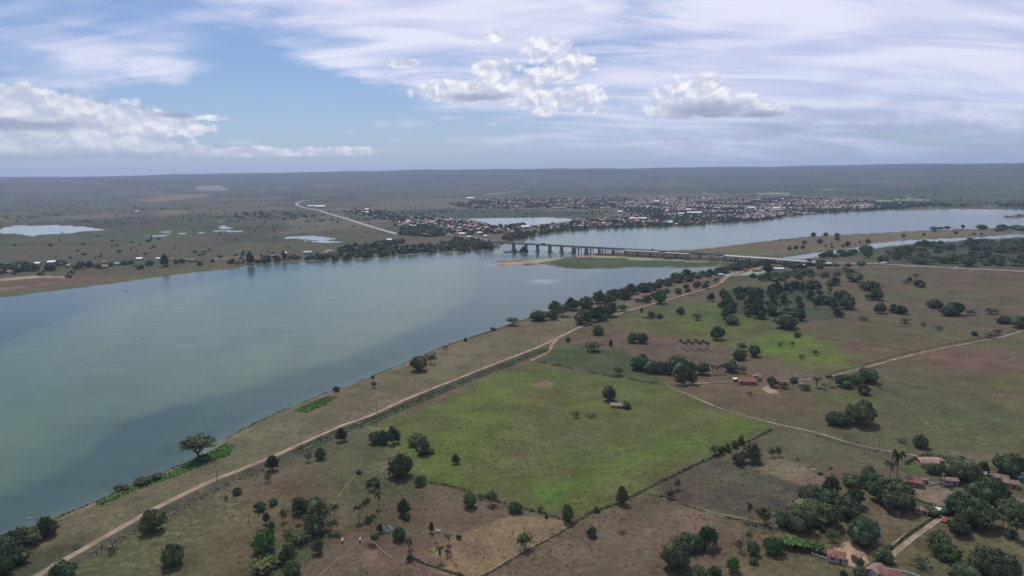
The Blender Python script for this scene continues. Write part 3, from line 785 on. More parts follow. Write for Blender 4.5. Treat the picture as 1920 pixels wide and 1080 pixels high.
def ribbon(name, line, width, mat, off=0.10, wob=0.25, k=5, sm=True):
    L = smooth_line(line, k) if sm else [np.array(p) for p in line]
    # resample at even spacing
    P = np.array(L); seg = np.hypot(*(P[1:] - P[:-1]).T); s = np.concatenate([[0], np.cumsum(seg)])
    n = max(4, int(s[-1] / 6.0)); t = np.linspace(0, s[-1], n)
    X = np.interp(t, s, P[:, 0]); Y = np.interp(t, s, P[:, 1])
    tx = np.gradient(X); ty = np.gradient(Y); l = np.hypot(tx, ty); nx, ny = -ty / l, tx / l
    r = np.hypot(X, Y)
    wL = width / 2 * (1 + wob * (fbm(X, Y, 14, 3, 301) - 0.5) * 2); wR = width / 2 * (1 + wob * (fbm(X, Y, 14, 3, 302) - 0.5) * 2)
    V = []
    rows = [(-1, wR, 0), (-0.30, wR, 1), (0.0, wR, 1), (0.30, wL, 1), (1, wL, 0)]
    XX = np.concatenate([X + nx * sgn * ww for sgn, ww, _ in rows]); YY = np.concatenate([Y + ny * sgn * ww for sgn, ww, _ in rows])
    ZZ = ZA(XX, YY); ofs = off + np.tile(np.clip((r - 250) * 0.0006, 0, 0.5), 5)
    ZZ = ZZ + ofs
    V = np.stack([XX, YY, ZZ], 1)
    Fc = []
    for q in range(4):
        for i in range(n - 1):
            Fc.append((q * n + i, q * n + i + 1, (q + 1) * n + i + 1, (q + 1) * n + i))
    crown = mat in ('dirt_road_soil', 'track_soil') and width > 1.5
    mi = [1 if (crown and i // (n - 1) in (1, 2) and vnoise(np.array([i % (n - 1) * 0.35]), np.array([3.0]), 7)[0] > 0.35) else 0 for i in range(len(Fc))]
    o = bpy.data.objects.new(name, mesh_from(name, V, [f[::-1] for f in Fc], [mat, 'road_crown'], mi)); col.objects.link(o); o['kind'] = 'structure'
    return o


ribbon('dirt_road', W(main_road_px), 3.2, 'dirt_road_soil', 0.08, 0.28)
ribbon('farm_track', W([(1046, 636), (1036, 646), (1030, 658), (1012, 669), (995, 677)]), 2.6, 'track_soil')
ribbon('farm_track', W([(1250, 723), (1290, 740), (1340, 762), (1400, 781), (1460, 797), (1530, 812), (1600, 833), (1680, 850), (1735, 858)]), 1.6, 'track_soil', wob=0.7)
ribbon('farm_track', W([(2000, 605), (1920, 621), (1880, 632), (1800, 648), (1730, 662), (1650, 682), (1590, 698), (1560, 705)]), 2.0, 'track_soil', wob=0.95)
ribbon('farm_track', W([(1540, 709), (1500, 713), (1430, 716), (1370, 715), (1310, 719), (1275, 724)]), 2.0, 'faint_path_soil', wob=0.6)
ribbon('farm_lane', W([(1671, 1044), (1700, 1018), (1735, 993), (1769, 968)]), 2.1, 'track_soil', wob=0.45)
ribbon('footpath', W([(590, 1088), (640, 1042), (668, 1022), (690, 1008)]), 0.34, 'faint_path_soil', wob=0.8)
ribbon('footpath', W([(690, 1008), (713, 1029), (736, 1048)]), 0.34, 'faint_path_soil', wob=0.8)
ribbon('footpath', W([(632, 935), (655, 905), (668, 890)]), 0.34, 'faint_path_soil', wob=0.7)
ribbon('footpath', W([(1240, 935), (1300, 951), (1360, 966), (1425, 980)]), 0.8, 'faint_path_soil', wob=0.8)
ribbon('footpath', W([(905, 1082), (960, 1045), (1030, 1010), (1070, 988)]), 0.9, 'faint_path_soil', wob=0.6)
ribbon('footpath', W([(1665, 1028), (1690, 1008), (1700, 1000)]), 0.8, 'faint_path_soil', wob=0.3)
ribbon('access_road', W([(1352, 531), (1360, 522), (1380, 514), (1410, 506), (1446, 497)]), 5, 'track_soil', 0.25)
ribbon('highway', W([(2200, 526), (1920, 510), (1812, 505), (1728, 500.5), (1645, 495.5), (1600, 494.5), (1566, 494)]), 9, 'highway_surface', 0.35, 0.05)
ribbon('slip_road', W([(1528, 504), (1600, 502.5), (1660, 501), (1715, 500.8)]), 5, 'dirt_road_soil', 0.35, 0.1)
ribbon('highway_north', W([(746, 440), (700, 427), (650, 412), (610, 400), (575, 392), (556, 384), (566, 378), (590, 374), (612, 372)]), 18, 'highway_surface', 0.6, 0.05)
ribbon('town_road', W([(858, 443), (880, 445), (905, 449.5), (930, 454), (944, 457)]), 9, 'highway_surface', 0.5, 0.05)

# ------------------------------------------------------------------ plant meshes (unit size: radius 1, height 1)
def tube(V, Fc, p0, p1, r0, r1, n=6):
    p0 = Vector(p0); p1 = Vector(p1); d = (p1 - p0).normalized()
    a = d.orthogonal().normalized(); b = d.cross(a)
    s = len(V)
    for p, r in ((p0, r0), (p1, r1)):
        for k in range(n):
            t = 2 * math.pi * k / n; V.append(p + (a * math.cos(t) + b * math.sin(t)) * r)
    for k in range(n):
        k2 = (k + 1) % n; Fc.append((s + k, s + k2, s + n + k2, s + n + k))
    Fc.append(tuple(s + n + k for k in range(n)))


def crown_mesh(name, mat, seed, clumps, leaves, leaf, zlo, ztop=1.0, core=0.72, rad=1.0, jitter=0.22, flat=1.0, core_mat=None, lobed=0):
    """leaf quads in clumps around a lumpy inner mass; z runs zlo..ztop"""
    r = np.random.default_rng(seed)
    V = []; Fc = []
    zc = (zlo + ztop) / 2; zh = (ztop - zlo) / 2
    lobes = []
    if lobed:
        a0 = r.uniform(0, 6.28)
        for k in range(lobed):
            a = a0 + 6.283 * k / lobed + r.uniform(-0.4, 0.4); q = r.uniform(0.38, 0.58)
            lobes.append((math.cos(a) * q, math.sin(a) * q, zc - zh * r.uniform(0.02, 0.28), r.uniform(0.44, 0.58), zh * r.uniform(0.62, 0.80)))
        lobes.append((r.uniform(-0.15, 0.15), r.uniform(-0.15, 0.15), zc + zh * 0.38, r.uniform(0.42, 0.52), zh * 0.60))
        for lx, ly, lz, lr, lh in lobes:
            nu, nv = 10, 6; s0 = len(V)
            for i in range(nv + 1):
                th = math.pi * i / nv
                for j in range(nu):
                    f = 2 * math.pi * j / nu; V.append((lx + lr * core * math.sin(th) * math.cos(f), ly + lr * core * math.sin(th) * math.sin(f), lz + lh * core * math.cos(th)))
            for i in range(nv):
                for j in range(nu): Fc.append((s0 + i * nu + j, s0 + (i + 1) * nu + j, s0 + (i + 1) * nu + (j + 1) % nu, s0 + i * nu + (j + 1) % nu))
    # inner mass
    if core > 0 and not lobed:
        nu, nv = 14, 8; s0 = len(V); ph = r.uniform(0, 6.28, 6)
        for i in range(nv + 1):
            th = math.pi * i / nv
            for j in range(nu):
                f = 2 * math.pi * j / nu
                q = core * (1 + 0.10 * math.sin(3 * f + ph[0]) * math.sin(th) + 0.09 * math.sin(5 * f + ph[1] + 3 * th) + 0.07 * math.cos(4 * th + ph[2]))
                V.append((q * rad * math.sin(th) * math.cos(f), q * rad * math.sin(th) * math.sin(f), zc + q * zh * math.cos(th) * 0.98))
        for i in range(nv):
            for j in range(nu):
                Fc.append((s0 + i * nu + j, s0 + (i + 1) * nu + j, s0 + (i + 1) * nu + (j + 1) % nu, s0 + i * nu + (j + 1) % nu))
    for k in range(clumps):
        d = r.normal(size=3); d /= np.linalg.norm(d)
        if d[2] < -0.55: d[2] *= -1
        rr_ = (0.72 + 0.28 * r.random()) if r.random() < 0.8 else 0.5
        rr_ *= 1 + jitter * (r.random() - 0.5) * 2
        cc = np.array([d[0] * rad * rr_ * 0.86, d[1] * rad * rr_ * 0.86, zc + d[2] * zh * rr_ * 0.86 * flat])
        if lobed:
            lx, ly, lz, lr, lh = lobes[r.integers(len(lobes))]; cc = np.array([lx + d[0] * lr * rr_, ly + d[1] * lr * rr_, max(zlo + 0.03, lz + d[2] * lh * rr_)])
        cs = (0.12 + 0.14 * r.random())
        for q in range(leaves):
            o = r.normal(size=3); o /= np.linalg.norm(o); o = o * cs * (0.5 + 0.5 * r.random())
            o[2] *= zh * 1.1
            p = cc + o
            n_ = d * 0.8 + r.normal(size=3) * 0.55 + np.array([0, 0, 0.35]); n_ /= np.linalg.norm(n_)
            a = np.cross(n_, r.normal(size=3)); a /= np.linalg.norm(a); b = np.cross(n_, a)
            s = leaf * (0.6 + 0.8 * r.random())
            a = a * s; b = b * s * 0.75
            a[2] *= min(1.5, zh * 2); b[2] *= min(1.5, zh * 2)
            v0 = len(V)
            V += [tuple(p - a), tuple(p - b * 0.9), tuple(p + a), tuple(p + b)]
            Fc.append((v0, v0 + 1, v0 + 2, v0 + 3))
    return mesh_from(name, V, Fc, mat)


def trunk_mesh(name, seed, zt, spread=0.5, r0=0.07, mat='bark', n=4):
    r = random.Random(seed); V = []; Fc = []
    tube(V, Fc, (0, 0, -0.06), (0.02, 0.01, zt * 0.55), r0, r0 * 0.72, 7)
    for k in range(n):
        a = 2 * math.pi * (k + r.random() * 0.5) / n
        e = (math.cos(a) * spread, math.sin(a) * spread, min(0.93, zt * (1.25 + 0.4 * r.random())))
        mid = (math.cos(a) * spread * 0.45, math.sin(a) * spread * 0.45, zt * 0.9)
        tube(V, Fc, (0.02, 0.01, zt * 0.5), mid, r0 * 0.55, r0 * 0.4, 5); tube(V, Fc, mid, e, r0 * 0.4, r0 * 0.15, 5)
    return mesh_from(name, V, Fc, mat)


def palm_mesh(seed, zt=0.72, fronds=13):
    r = random.Random(seed); V = []; Fc = []
    for k in range(fronds):
        a = 2 * math.pi * k / fronds + r.random() * 0.4; lift = r.uniform(-0.15, 0.9)
        L = r.uniform(0.85, 1.05); prev = None
        for i in range(7):
            t = i / 6
            rad_ = L * t * (1 - 0.12 * t); z = zt + 0.22 * lift * math.sin(t * math.pi * 0.62) * 1.2 - 0.20 * t * t * (1.25 - lift * 0.5) + 0.02
            wd = 0.17 * math.sin(math.pi * min(1, 0.12 + t * 0.9)) + 0.015
            c_ = Vector((math.cos(a) * rad_, math.sin(a) * rad_, z)); s_ = Vector((-math.sin(a), math.cos(a), 0)) * wd
            dr = Vector((0, 0, -0.055))
            cur = len(V); V += [c_ - s_ + dr, c_, c_ + s_ + dr]
            if prev is not None:
                Fc.append((prev, cur, cur + 1, prev + 1)); Fc.append((prev + 1, cur + 1, cur + 2, prev + 2))
            prev = cur
    return mesh_from('palm_fronds', V, Fc, 'palm_leaves')


def palm_trunk(seed, zt=0.73):
    V = []; Fc = []; r = random.Random(seed); bx = r.uniform(-0.12, 0.12)
    for i in range(4):
        t0, t1 = i / 4, (i + 1) / 4
        tube(V, Fc, (bx * (1 - t0) ** 2, 0, zt * t0 - 0.02), (bx * (1 - t1) ** 2, 0, zt * t1), 0.075 - 0.02 * t0, 0.07 - 0.02 * t1, 6)
    return mesh_from('palm_trunk', V, Fc, 'pale_bark')


def banana_mesh(seed):
    r = random.Random(seed); V = []; Fc = []
    for s in range(9):
        bx, by = r.uniform(-0.7, 0.7), r.uniform(-0.7, 0.7)
        for k in range(7):
            a = r.random() * 6.28; L = r.uniform(0.3, 0.5); h = r.uniform(0.55, 0.95); prev = None
            for i in range(4):
                t = i / 3; c_ = Vector((bx + math.cos(a) * L * t, by + math.sin(a) * L * t, 0.25 + h * 0.65 * math.sin(t * 2.1) ))
                s_ = Vector((-math.sin(a), math.cos(a), 0)) * (0.03 + 0.1 * math.sin(math.pi * (0.1 + t * 0.8)))
                cur = len(V); V += [c_ - s_, c_ + s_]
                if prev is not None: Fc.append((prev, cur, cur + 1, prev + 1))
                prev = cur
    return mesh_from('banana_leaves', V, Fc, 'bright_leaves')


def stems_mesh(seed):
    r = random.Random(seed); V = []; Fc = []
    for s in range(8):
        bx, by = r.uniform(-0.6, 0.6), r.uniform(-0.6, 0.6); tube(V, Fc, (bx, by, -0.05), (bx, by, 0.4), 0.03, 0.02, 5)
    return mesh_from('stems', V, Fc, 'pale_bark')


KIND = {}   # kind -> list of (crown mesh, trunk mesh)
KIND['mango'] = [(crown_mesh('crown', 'mango_leaves', 10 + i, 260, 24, 0.046, 0.03, 1.0, 0.86, jitter=0.14, lobed=(0, 4, 5, 3, 6, 4)[i]), trunk_mesh('trunk', i, 0.26, 0.5, 0.08)) for i in range(6)]
KIND['mango'] += [KIND['mango'][0]] * 3
KIND['dark'] = [(crown_mesh('crown', 'mango_leaves', 40 + i, 170, 22, 0.056, 0.02, 1.0, 0.78, jitter=0.30, lobed=(3, 4, 5, 2)[i]), trunk_mesh('trunk', 9 + i, 0.3, 0.5, 0.07)) for i in range(4)]
KIND['bush'] = [(crown_mesh('crown', 'bush_leaves', 20 + i, 170, 22, 0.054, -0.02, 1.0, 0.80, jitter=0.24, lobed=(0, 4, 5, 3)[i]), trunk_mesh('trunk', 4 + i, 0.22, 0.5, 0.05)) for i in range(4)]
KIND['light'] = [(crown_mesh('crown', 'light_leaves', 30 + i, 95, 13, 0.070, 0.12, 1.0, 0.38, jitter=0.45), trunk_mesh('trunk', 6 + i, 0.42, 0.55, 0.05, 'pale_bark')) for i in range(3)]
KIND['bright'] = [(crown_mesh('crown', 'bright_leaves', 35 + i, 160, 22, 0.058, 0.0, 1.0, 0.64, jitter=0.3), trunk_mesh('trunk', 7 + i, 0.25, 0.5, 0.05)) for i in range(2)]
KIND['sparse'] = [(crown_mesh('crown', 'bush_leaves', 50 + i, 55, 10, 0.075, 0.10, 1.0, 0.0, jitter=0.55), trunk_mesh('trunk', 12 + i, 0.5, 0.6, 0.045, 'pale_bark', 6)) for i in range(3)]
KIND['dry'] = [(crown_mesh('crown', 'dry_twigs', 60 + i, 70, 10, 0.055, 0.05, 1.0, 0.0, jitter=0.5), trunk_mesh('trunk', 15 + i, 0.5, 0.7, 0.04, 'pale_bark', 7)) for i in range(2)]
KIND['umbrella'] = [(crown_mesh('crown', 'mango_leaves', 70, 150, 18, 0.062, 0.46, 1.0, 0.62, jitter=0.3), trunk_mesh('trunk', 18, 0.46, 0.62, 0.075, 'bark', 6))]
KIND['palm'] = [(palm_mesh(i), palm_trunk(i)) for i in range(3)]
KIND['banana'] = [(banana_mesh(i), stems_mesh(i)) for i in range(2)]
NAMES = {'mango': 'mango_tree', 'dark': 'broadleaf_tree', 'bush': 'bush', 'light': 'broadleaf_tree', 'bright': 'bush', 'sparse': 'sapling', 'dry': 'dry_shrub',
         'umbrella': 'riverside_tree', 'palm': 'palm_tree', 'banana': 'banana_clump'}
CATS = {'mango': 'tree', 'dark': 'tree', 'bush': 'bush', 'light': 'tree', 'bright': 'bush', 'sparse': 'tree', 'dry': 'shrub', 'umbrella': 'tree', 'palm': 'palm tree', 'banana': 'banana plants'}


def tag(o, label=None, cat=None, group=None, kind=None):
    if label: o['label'] = label
    if cat: o['category'] = cat
    if group: o['group'] = group
    if kind: o['kind'] = kind


def empty(name, loc, rz=0.0):
    o = bpy.data.objects.new(name, None); col.objects.link(o); o.location = loc; o.rotation_euler = (0, 0, rz); o.empty_display_size = 1
    return o


def part(name, me, parent, loc=(0, 0, 0), rz=0.0):
    o = bpy.data.objects.new(name, me); col.objects.link(o); o.parent = parent; o.location = loc; o.rotation_euler = (0, 0, rz)
    return o


PENDING = []


def plant(kind, px, py, w, h, label, group=None):
    """w,h: size seen from the camera; turned into metres at the plant's own distance"""
    x, y = G(px, py); D = math.sqrt(x * x + y * y + CAM_H ** 2)
    dp = depth_of(x, y); wm = w * dp / F; hv = h * dp / F; sd_ = CAM_H / D; cd_ = math.sqrt(1 - sd_ * sd_)
    back = 0.28 * wm if kind != 'palm' else 0.0
    r = math.hypot(x, y); x += x / r * back; y += y / r * back
    hm = (hv - (0.55 * wm * sd_ if kind not in ('palm', 'umbrella') else 0.15 * wm * sd_)) / cd_
    hm = max(hm, 0.42 * wm)
    PENDING.append((kind, x, y, wm, hm, label, group))


def flush_plants():
    X = np.array([p[1] for p in PENDING]); Y = np.array([p[2] for p in PENDING]); Z = np.maximum(ZA(X, Y), WATER_Z)
    for (kind, x, y, wm, hm, label, group), z in zip(PENDING, Z):
        cm, tm = KIND[kind][rng.randrange(len(KIND[kind]))]
        o = empty(NAMES[kind], (x, y, float(z) - 0.05), rng.random() * 6.28)
        s = wm / 2
        k = 1.06
        o.scale = (s * k * rng.uniform(0.92, 1.10), s * k * rng.uniform(0.92, 1.10), hm * rng.uniform(0.95, 1.08))
        part('trunk', tm, o); part('crown', cm, o)
        tag(o, label, CATS[kind], group)
    PENDING.clear()


T = [
 # along the river bank and the dirt road
 ('umbrella', 373, 866, 58, 41, 'wide dark spreading tree alone at the water edge among bright green weeds'),
 ('bush', 381, 868, 26, 16, 'low bush under the wide spreading tree at the water edge'),
 ('bush', 295, 900, 20, 13, 'right-hand bush of the row in the bright green shoreline weeds, nearest the spreading tree'),
 ('bush', 268, 911, 30, 17, 'largest bush in the middle of the bright green shoreline weeds'),
 ('bush', 228, 921, 26, 12, 'low left-hand bush at the water edge of the bright green weeds'),
 ('dark', 92, 1008, 34, 42, 'tall bush at the right tip of the riverside thicket in the lower left corner'),
 ('bush', 62, 1022, 46, 36, 'broad bush behind the middle of the thicket in the lower left corner'),
 ('dark', 36, 1028, 48, 40, 'wide dark bush in the middle of the lower left thicket beside the river'),
 ('bush', 6, 1042, 48, 38, 'bush cut by the left picture edge in the riverside thicket'),
 ('dark', 30, 1062, 46, 38, 'front bush of the lower left thicket, nearest the picture bottom'),
 ('bush', 4, 1082, 44, 44, 'bush in the bottom left corner below the riverside thicket'),
 ('bush', 287, 1002, 50, 50, 'large round bush touching the right side of the dirt road near the bottom left'),
 ('mango', 325, 1064, 42, 44, 'round dark tree with its own shadow below the large roadside bush'),
 ('dark', 122, 1096, 48, 48, 'dark bush at the dirt road where it leaves the bottom of the picture'),
 ('dark', 511, 885, 25, 32, 'dark upright bush at the right edge of the dirt road above the left cluster'),
 ('sparse', 502, 906, 14, 18, 'small thin tree just below the dark upright roadside bush'),
 ('dark', 445, 930, 17, 16, 'small dark bush on the brown slope left of the thin roadside tree'),
 ('dry', 424, 940, 12, 10, 'dry twiggy shrub left of the small dark bush on the slope'),
 ('sparse', 212, 1040, 16, 16, 'thin small bush right of the dirt road below the large round bush'),
 ('dry', 144, 1034, 16, 12, 'low dry bush on the river side of the dirt road near the bottom'),
 ('dark', 641, 829, 22, 27, 'single dark bush beside the dirt road left of the dug out pink soil'),
 ('dark', 601, 863, 23, 25, 'dark bush with a thin grey neighbour under the dirt road'),
 ('dry', 579, 868, 16, 20, 'grey half bare shrub left of a dark bush under the dirt road'),
 ('bush', 703, 833, 24, 24, 'left bush of the short hedge-like clump at the corner of the green field'),
 ('bush', 719, 834, 22, 28, 'middle bush of the short clump at the corner of the green field'),
 ('dark', 738, 834, 28, 33, 'tallest right-hand bush of the clump at the corner of the green field'),
 ('bush', 782, 838, 34, 28, 'upper bush of the pair on the left edge of the green field'),
 ('dark', 793, 854, 28, 30, 'lower darker bush of the pair on the left edge of the green field'),
 ('bush', 807, 852, 18, 12, 'small low bush trailing right of the pair on the green field edge'),
 ('dark', 752, 898, 46, 50, 'largest bush standing alone left of the green field above the palms'),
 ('bush', 788, 912, 20, 22, 'small bush at the left tip of the field boundary, right of the largest lone bush'),
 ('dark', 855, 871, 18, 20, 'small dark bush alone in the lower left of the green field'),
 ('bush', 700, 915, 30, 20, 'flat topped bush above the palms in the middle foreground'),
 ('dry', 697, 925, 22, 12, 'dark dry brush directly under the flat topped bush'),
 ('palm', 673, 978, 20, 34, 'leftmost palm of the three small palms in the middle foreground'),
 ('palm', 688, 972, 20, 42, 'tall middle palm above the grey rock in the foreground'),
 ('palm', 709, 952, 18, 36, 'right-hand palm under the flat topped bush in the foreground'),
 ('palm', 697, 1012, 24, 48, 'palm on its own just left of the pale grey rock'),
 ('bush', 703, 1012, 18, 10, 'low bush at the foot of the palm beside the pale rock'),
 ('dark', 757, 968, 24, 32, 'irregular dark tree above and right of the pale rock'),
 ('dark', 762, 976, 18, 14, 'low dark bush under the irregular tree above the rock'),
 ('dark', 713, 1000, 13, 17, 'small dark bush against the left face of the pale rock'),
 ('mango', 749, 1014, 23, 29, 'round dark little tree casting a black shadow just right of the pale rock'),
 ('sparse', 768, 1032, 16, 26, 'thin light tree below the round little tree near the rock'),
 ('dark', 768, 1054, 14, 14, 'dark bush at the left corner of the tan crop field'),
 ('dark', 809, 1000, 9, 22, 'narrow upright cypress-like bush left of the tan crop field'),
 ('palm', 825, 1053, 20, 34, 'palm on the left part of the tan crop field'),
 ('palm', 840, 1020, 16, 20, 'small palm on the upper left edge of the tan crop field'),
 ('dry', 840, 1046, 18, 18, 'grey dry shrub right of the palm in the tan crop field'),
 ('dark', 860, 1012, 10, 10, 'tiny dark bush on the upper edge of the tan crop field'),
 ('bush', 882, 954, 27, 30, 'dark bush at the left end of the field boundary under the green field'),
 ('light', 922, 950, 26, 30, 'lighter green bush second along the field boundary under the green field'),
 ('sparse', 902, 938, 15, 12, 'thin scrub between the first two bushes of the field boundary'),
 ('bush', 967, 963, 26, 24, 'bush third along the boundary above the tan crop field'),
 ('sparse', 1013, 962, 14, 14, 'thin low bush on the boundary at the tip of the bright weeds'),
 ('bush', 1064, 982, 24, 34, 'upright bush where the field boundary turns at its lowest point'),
 ('light', 984, 1034, 30, 36, 'pale green airy tree in the lower middle of the tan crop field'),
 ('bush', 1166, 948, 24, 36, 'light green tree on the lower right boundary of the green field'),
 ('dark', 1119, 962, 13, 12, 'small dark bush on the boundary between the two taller bushes'),
 ('dark', 1025, 973, 7, 8, 'tiny dark bush above the turn of the field boundary'),
 ('bush', 1110, 1010, 22, 22, 'small dark bush alone on the brown field under the green field'),
 ('dry', 1167, 1002, 18, 10, 'dry brown shrub right of the small bush on the brown field'),
 ('light', 1258, 938, 20, 20, 'pale small spreading tree on the left side of the dark ploughed plot'),
 ('sparse', 1271, 920, 14, 20, 'thin light tree above the pale spreading tree on the ploughed plot'),
 ('mango', 1142, 752, 25, 29, 'dark round tree behind the pink roofed shed in the green field'),
 ('bush', 1175, 767, 17, 14, 'low bush at the right end of the pink roofed shed in the green field'),
 ('sparse', 1080, 784, 16, 14, 'thin scrub left of the reddish dry shrub in the green field'),
 ('dry', 1109, 784, 24, 13, 'reddish dry shrub below and left of the shed in the green field'),
 ('mango', 786, 697, 30, 32, 'dense dark tree on the river bank beside a thinner neighbour, upstream half of the bank'),
 ('sparse', 808, 684, 22, 24, 'thinner tree right of the dense dark tree on the river bank'),
 ('dark', 630, 735, 13, 11, 'small dark bush at the shore above the second bright weed patch'),
 ('light', 701, 728, 12, 14, 'small pale tree between the shore and the dirt road left of the dense bank tree'),
 ('bush', 699, 710, 8, 7, 'tiny bush on the shore above the small pale tree'),
 ('dry', 835, 656, 14, 9, 'low dry bush on the shore just right of the two bank trees'),
 ('bush', 873, 640, 9, 8, 'small bush on the shore halfway between the bank trees and the bridge'),
 ('bush', 925, 620, 12, 7, 'small bush close to the little umbrella tree on the shore'),
 ('umbrella', 961, 611, 24, 15, 'little umbrella shaped tree at the water left of the riverside row'),
 # the riverside row
 ('bush', 1010, 602, 32, 22, 'first light bush of the riverside tree row, its left end'),
 ('bush', 1036, 600, 24, 20, 'low bush behind the left end of the riverside tree row'),
 ('mango', 1040, 586, 26, 24, 'dark tree second in the riverside row, at the water'),
 ('light', 1056, 594, 26, 26, 'light green tree in front of the second dark tree of the riverside row'),
 ('mango', 1072, 582, 26, 26, 'dark round tree third along the water in the riverside row'),
 ('mango', 1099, 579, 30, 26, 'wide dark tree with bare trunks fourth in the riverside row'),
 ('mango', 1123, 570, 23, 26, 'dark tree fifth in the riverside row, taller than wide'),
 ('bush', 1141, 570, 26, 20, 'lighter low tree between two dark ones of the riverside row'),
 ('mango', 1151, 558, 24, 18, 'dark tree at the water over the red roofed riverside house'),
 ('mango', 1170, 562, 32, 24, 'broad dark tree left of the red roofed riverside house'),
 ('dark', 1184, 552, 26, 20, 'dark tree directly behind the red roofed riverside house'),
 ('bush', 1205, 548, 26, 18, 'lower bush at the water behind the riverside house'),
 ('dark', 1213, 568, 18, 14, 'tree at the right gable of the red roofed riverside house'),
 ('mango', 1091, 609, 36, 28, 'left dark tree of the dense clump between the river row and the dirt road'),
 ('dark', 1109, 604, 30, 26, 'second tree of the dense clump above the dirt road'),
 ('mango', 1126, 600, 26, 26, 'third dark tree of the dense clump above the dirt road'),
 ('mango', 1143, 594, 28, 28, 'tallest right tree of the dense clump above the dirt road'),
 ('light', 1133, 603, 18, 15, 'pale bush in front of the dense clump above the dirt road'),
 ('light', 1168, 585, 20, 14, 'pale low bush above the road right of the dense clump'),
 ('bush', 1238, 570, 22, 26, 'olive tree right of the red roofed riverside house beside the road'),
 ('dry', 1195, 568, 16, 10, 'dry shrub at the left wall of the riverside house'),
 # north side of the road
 ('bush', 1121, 628, 25, 20, 'bush just below the dirt road where the farm branch leaves it'),
 ('dark', 1065, 642, 9, 10, 'tiny dark bush under the road near the farm branch'),
 ('dark', 1221, 597, 16, 14, 'dark tree right of the tiny white walled cottage under the road'),
 ('dark', 1203, 586, 5, 9, 'narrow dark tree left of the tiny cottage at the road'),
 ('bush', 1236, 597, 16, 10, 'low bush right end of the tiny cottage yard'),
 ('mango', 1276, 589, 17, 13, 'small round tree alone in the field right of the tiny cottage'),
 ('light', 1306, 600, 20, 14, 'wide pale tree alone in the field left of the dense grove'),
 ('mango', 1186, 643, 20, 22, 'left half of the twin dark trees over the pinkish strip'),
 ('bush', 1203, 644, 22, 20, 'right half of the twin trees over the pinkish strip'),
 ('bush', 1345, 638, 28, 30, 'dark pointed tree standing alone above the row of small palms'),
 ('light', 1113, 660, 34, 22, 'airy pale tree in the dark green field under the road branch'),
 ('dark', 1145, 650, 8, 13, 'tiny narrow tree right of the airy pale tree'),
 ('bush', 1414, 669, 22, 24, 'round tree on a short trunk at the left edge of the brightest green pasture'),
 ('mango', 1386, 675, 26, 22, 'dark round tree left of the trunked tree by the brightest pasture'),
 ('light', 1391, 658, 18, 16, 'pale tree behind the dark round tree by the brightest pasture'),
 ('light', 1160, 704, 18, 18, 'pale round bush left of the long dark grove'),
 # dark grove
 ('mango', 1197, 694, 34, 28, 'leftmost tree of the long dark grove left of the red roofed farmhouse'),
 ('dark', 1206, 684, 24, 22, 'tree behind the left end of the long dark grove'),
 ('mango', 1222, 700, 28, 27, 'second tree along the front of the long dark grove'),
 ('mango', 1238, 701, 24, 25, 'third tree along the front of the long dark grove'),
 ('mango', 1251, 702, 24, 24, 'lighter fourth tree along the front of the long dark grove'),
 ('mango', 1271, 690, 36, 26, 'tallest tree at the back of the long dark grove'),
 ('mango', 1277, 708, 36, 32, 'big front tree where the long dark grove bends down'),
 ('mango', 1294, 702, 24, 26, 'tree at the right back of the long dark grove'),
 ('dark', 1278, 723, 20, 24, 'lower left tree of the grove tail beside the farm track'),
 ('dark', 1296, 721, 22, 30, 'lower right tree of the grove tail beside the farm track'),
 ('mango', 1318, 703, 24, 24, 'round tree just right of the long dark grove'),
 ('palm', 1336, 701, 10, 20, 'left palm between the two round trees right of the grove'),
 ('palm', 1345, 701, 10, 20, 'middle palm between the two round trees right of the grove'),
 ('palm', 1353, 700, 10, 19, 'right palm between the two round trees right of the grove'),
 ('mango', 1370, 698, 28, 24, 'right-hand round tree of the pair with palms between them'),
 ('light', 1392, 700, 16, 16, 'thin pale tree right of the palms and round trees'),
 # farmhouse surroundings
 ('dark', 1447, 726, 20, 20, 'dark tree right of the red roofed farmhouse above the sandy patch'),
 ('dark', 1489, 718, 22, 12, 'dark bush in the garden right of the farmhouse'),
 ('palm', 1531, 726, 20, 24, 'palm in the garden between the farmhouse and the tree pair'),
 ('palm', 1555, 724, 18, 27, 'tall palm in the garden near the large dark tree pair'),
 ('palm', 1545, 730, 12, 14, 'short palm between the two taller garden palms'),
 ('light', 1468, 728, 18, 14, 'pale garden bush right of the dark farmhouse tree'),
 ('light', 1510, 732, 22, 14, 'pale garden bush in the middle of the farmhouse garden'),
 ('dry', 1405, 742, 12, 10, 'dry shrub on the pasture under the red roofed farmhouse'),
 ('mango', 1585, 728, 34, 27, 'left round tree of the large dark group right of the farmhouse garden'),
 ('mango', 1607, 722, 30, 26, 'middle tree of the large dark group right of the farmhouse garden'),
 ('mango', 1628, 719, 36, 30, 'right tree of the large dark group right of the farmhouse garden'),
 ('dark', 1622, 706, 26, 18, 'tree behind the large dark group, next to the track'),
 ('mango', 1620, 741, 25, 22, 'small round tree with a shadow under the large dark group'),
 ('sparse', 1649, 729, 14, 12, 'thin bushes right of the small round tree'),
 ('mango', 1612, 800, 58, 54, 'biggest lone mango tree on the pasture with a long dark shadow'),
 ('mango', 1570, 800, 44, 32, 'lower round tree touching the left side of the biggest lone mango tree'),
 ('dark', 1725, 842, 26, 28, 'single ragged tree above the arched roof building'),
 ('dry', 1690, 832, 24, 10, 'low brown shrub left of the single ragged tree'),
 # bushes on the right boundary
 ('light', 1340, 856, 20, 22, 'pale bush at the left of the row on the right boundary of the green field'),
 ('bush', 1353, 853, 11, 16, 'second bush of the row on the right boundary of the green field'),
 ('bush', 1364, 848, 13, 16, 'third bush of the row on the right boundary of the green field'),
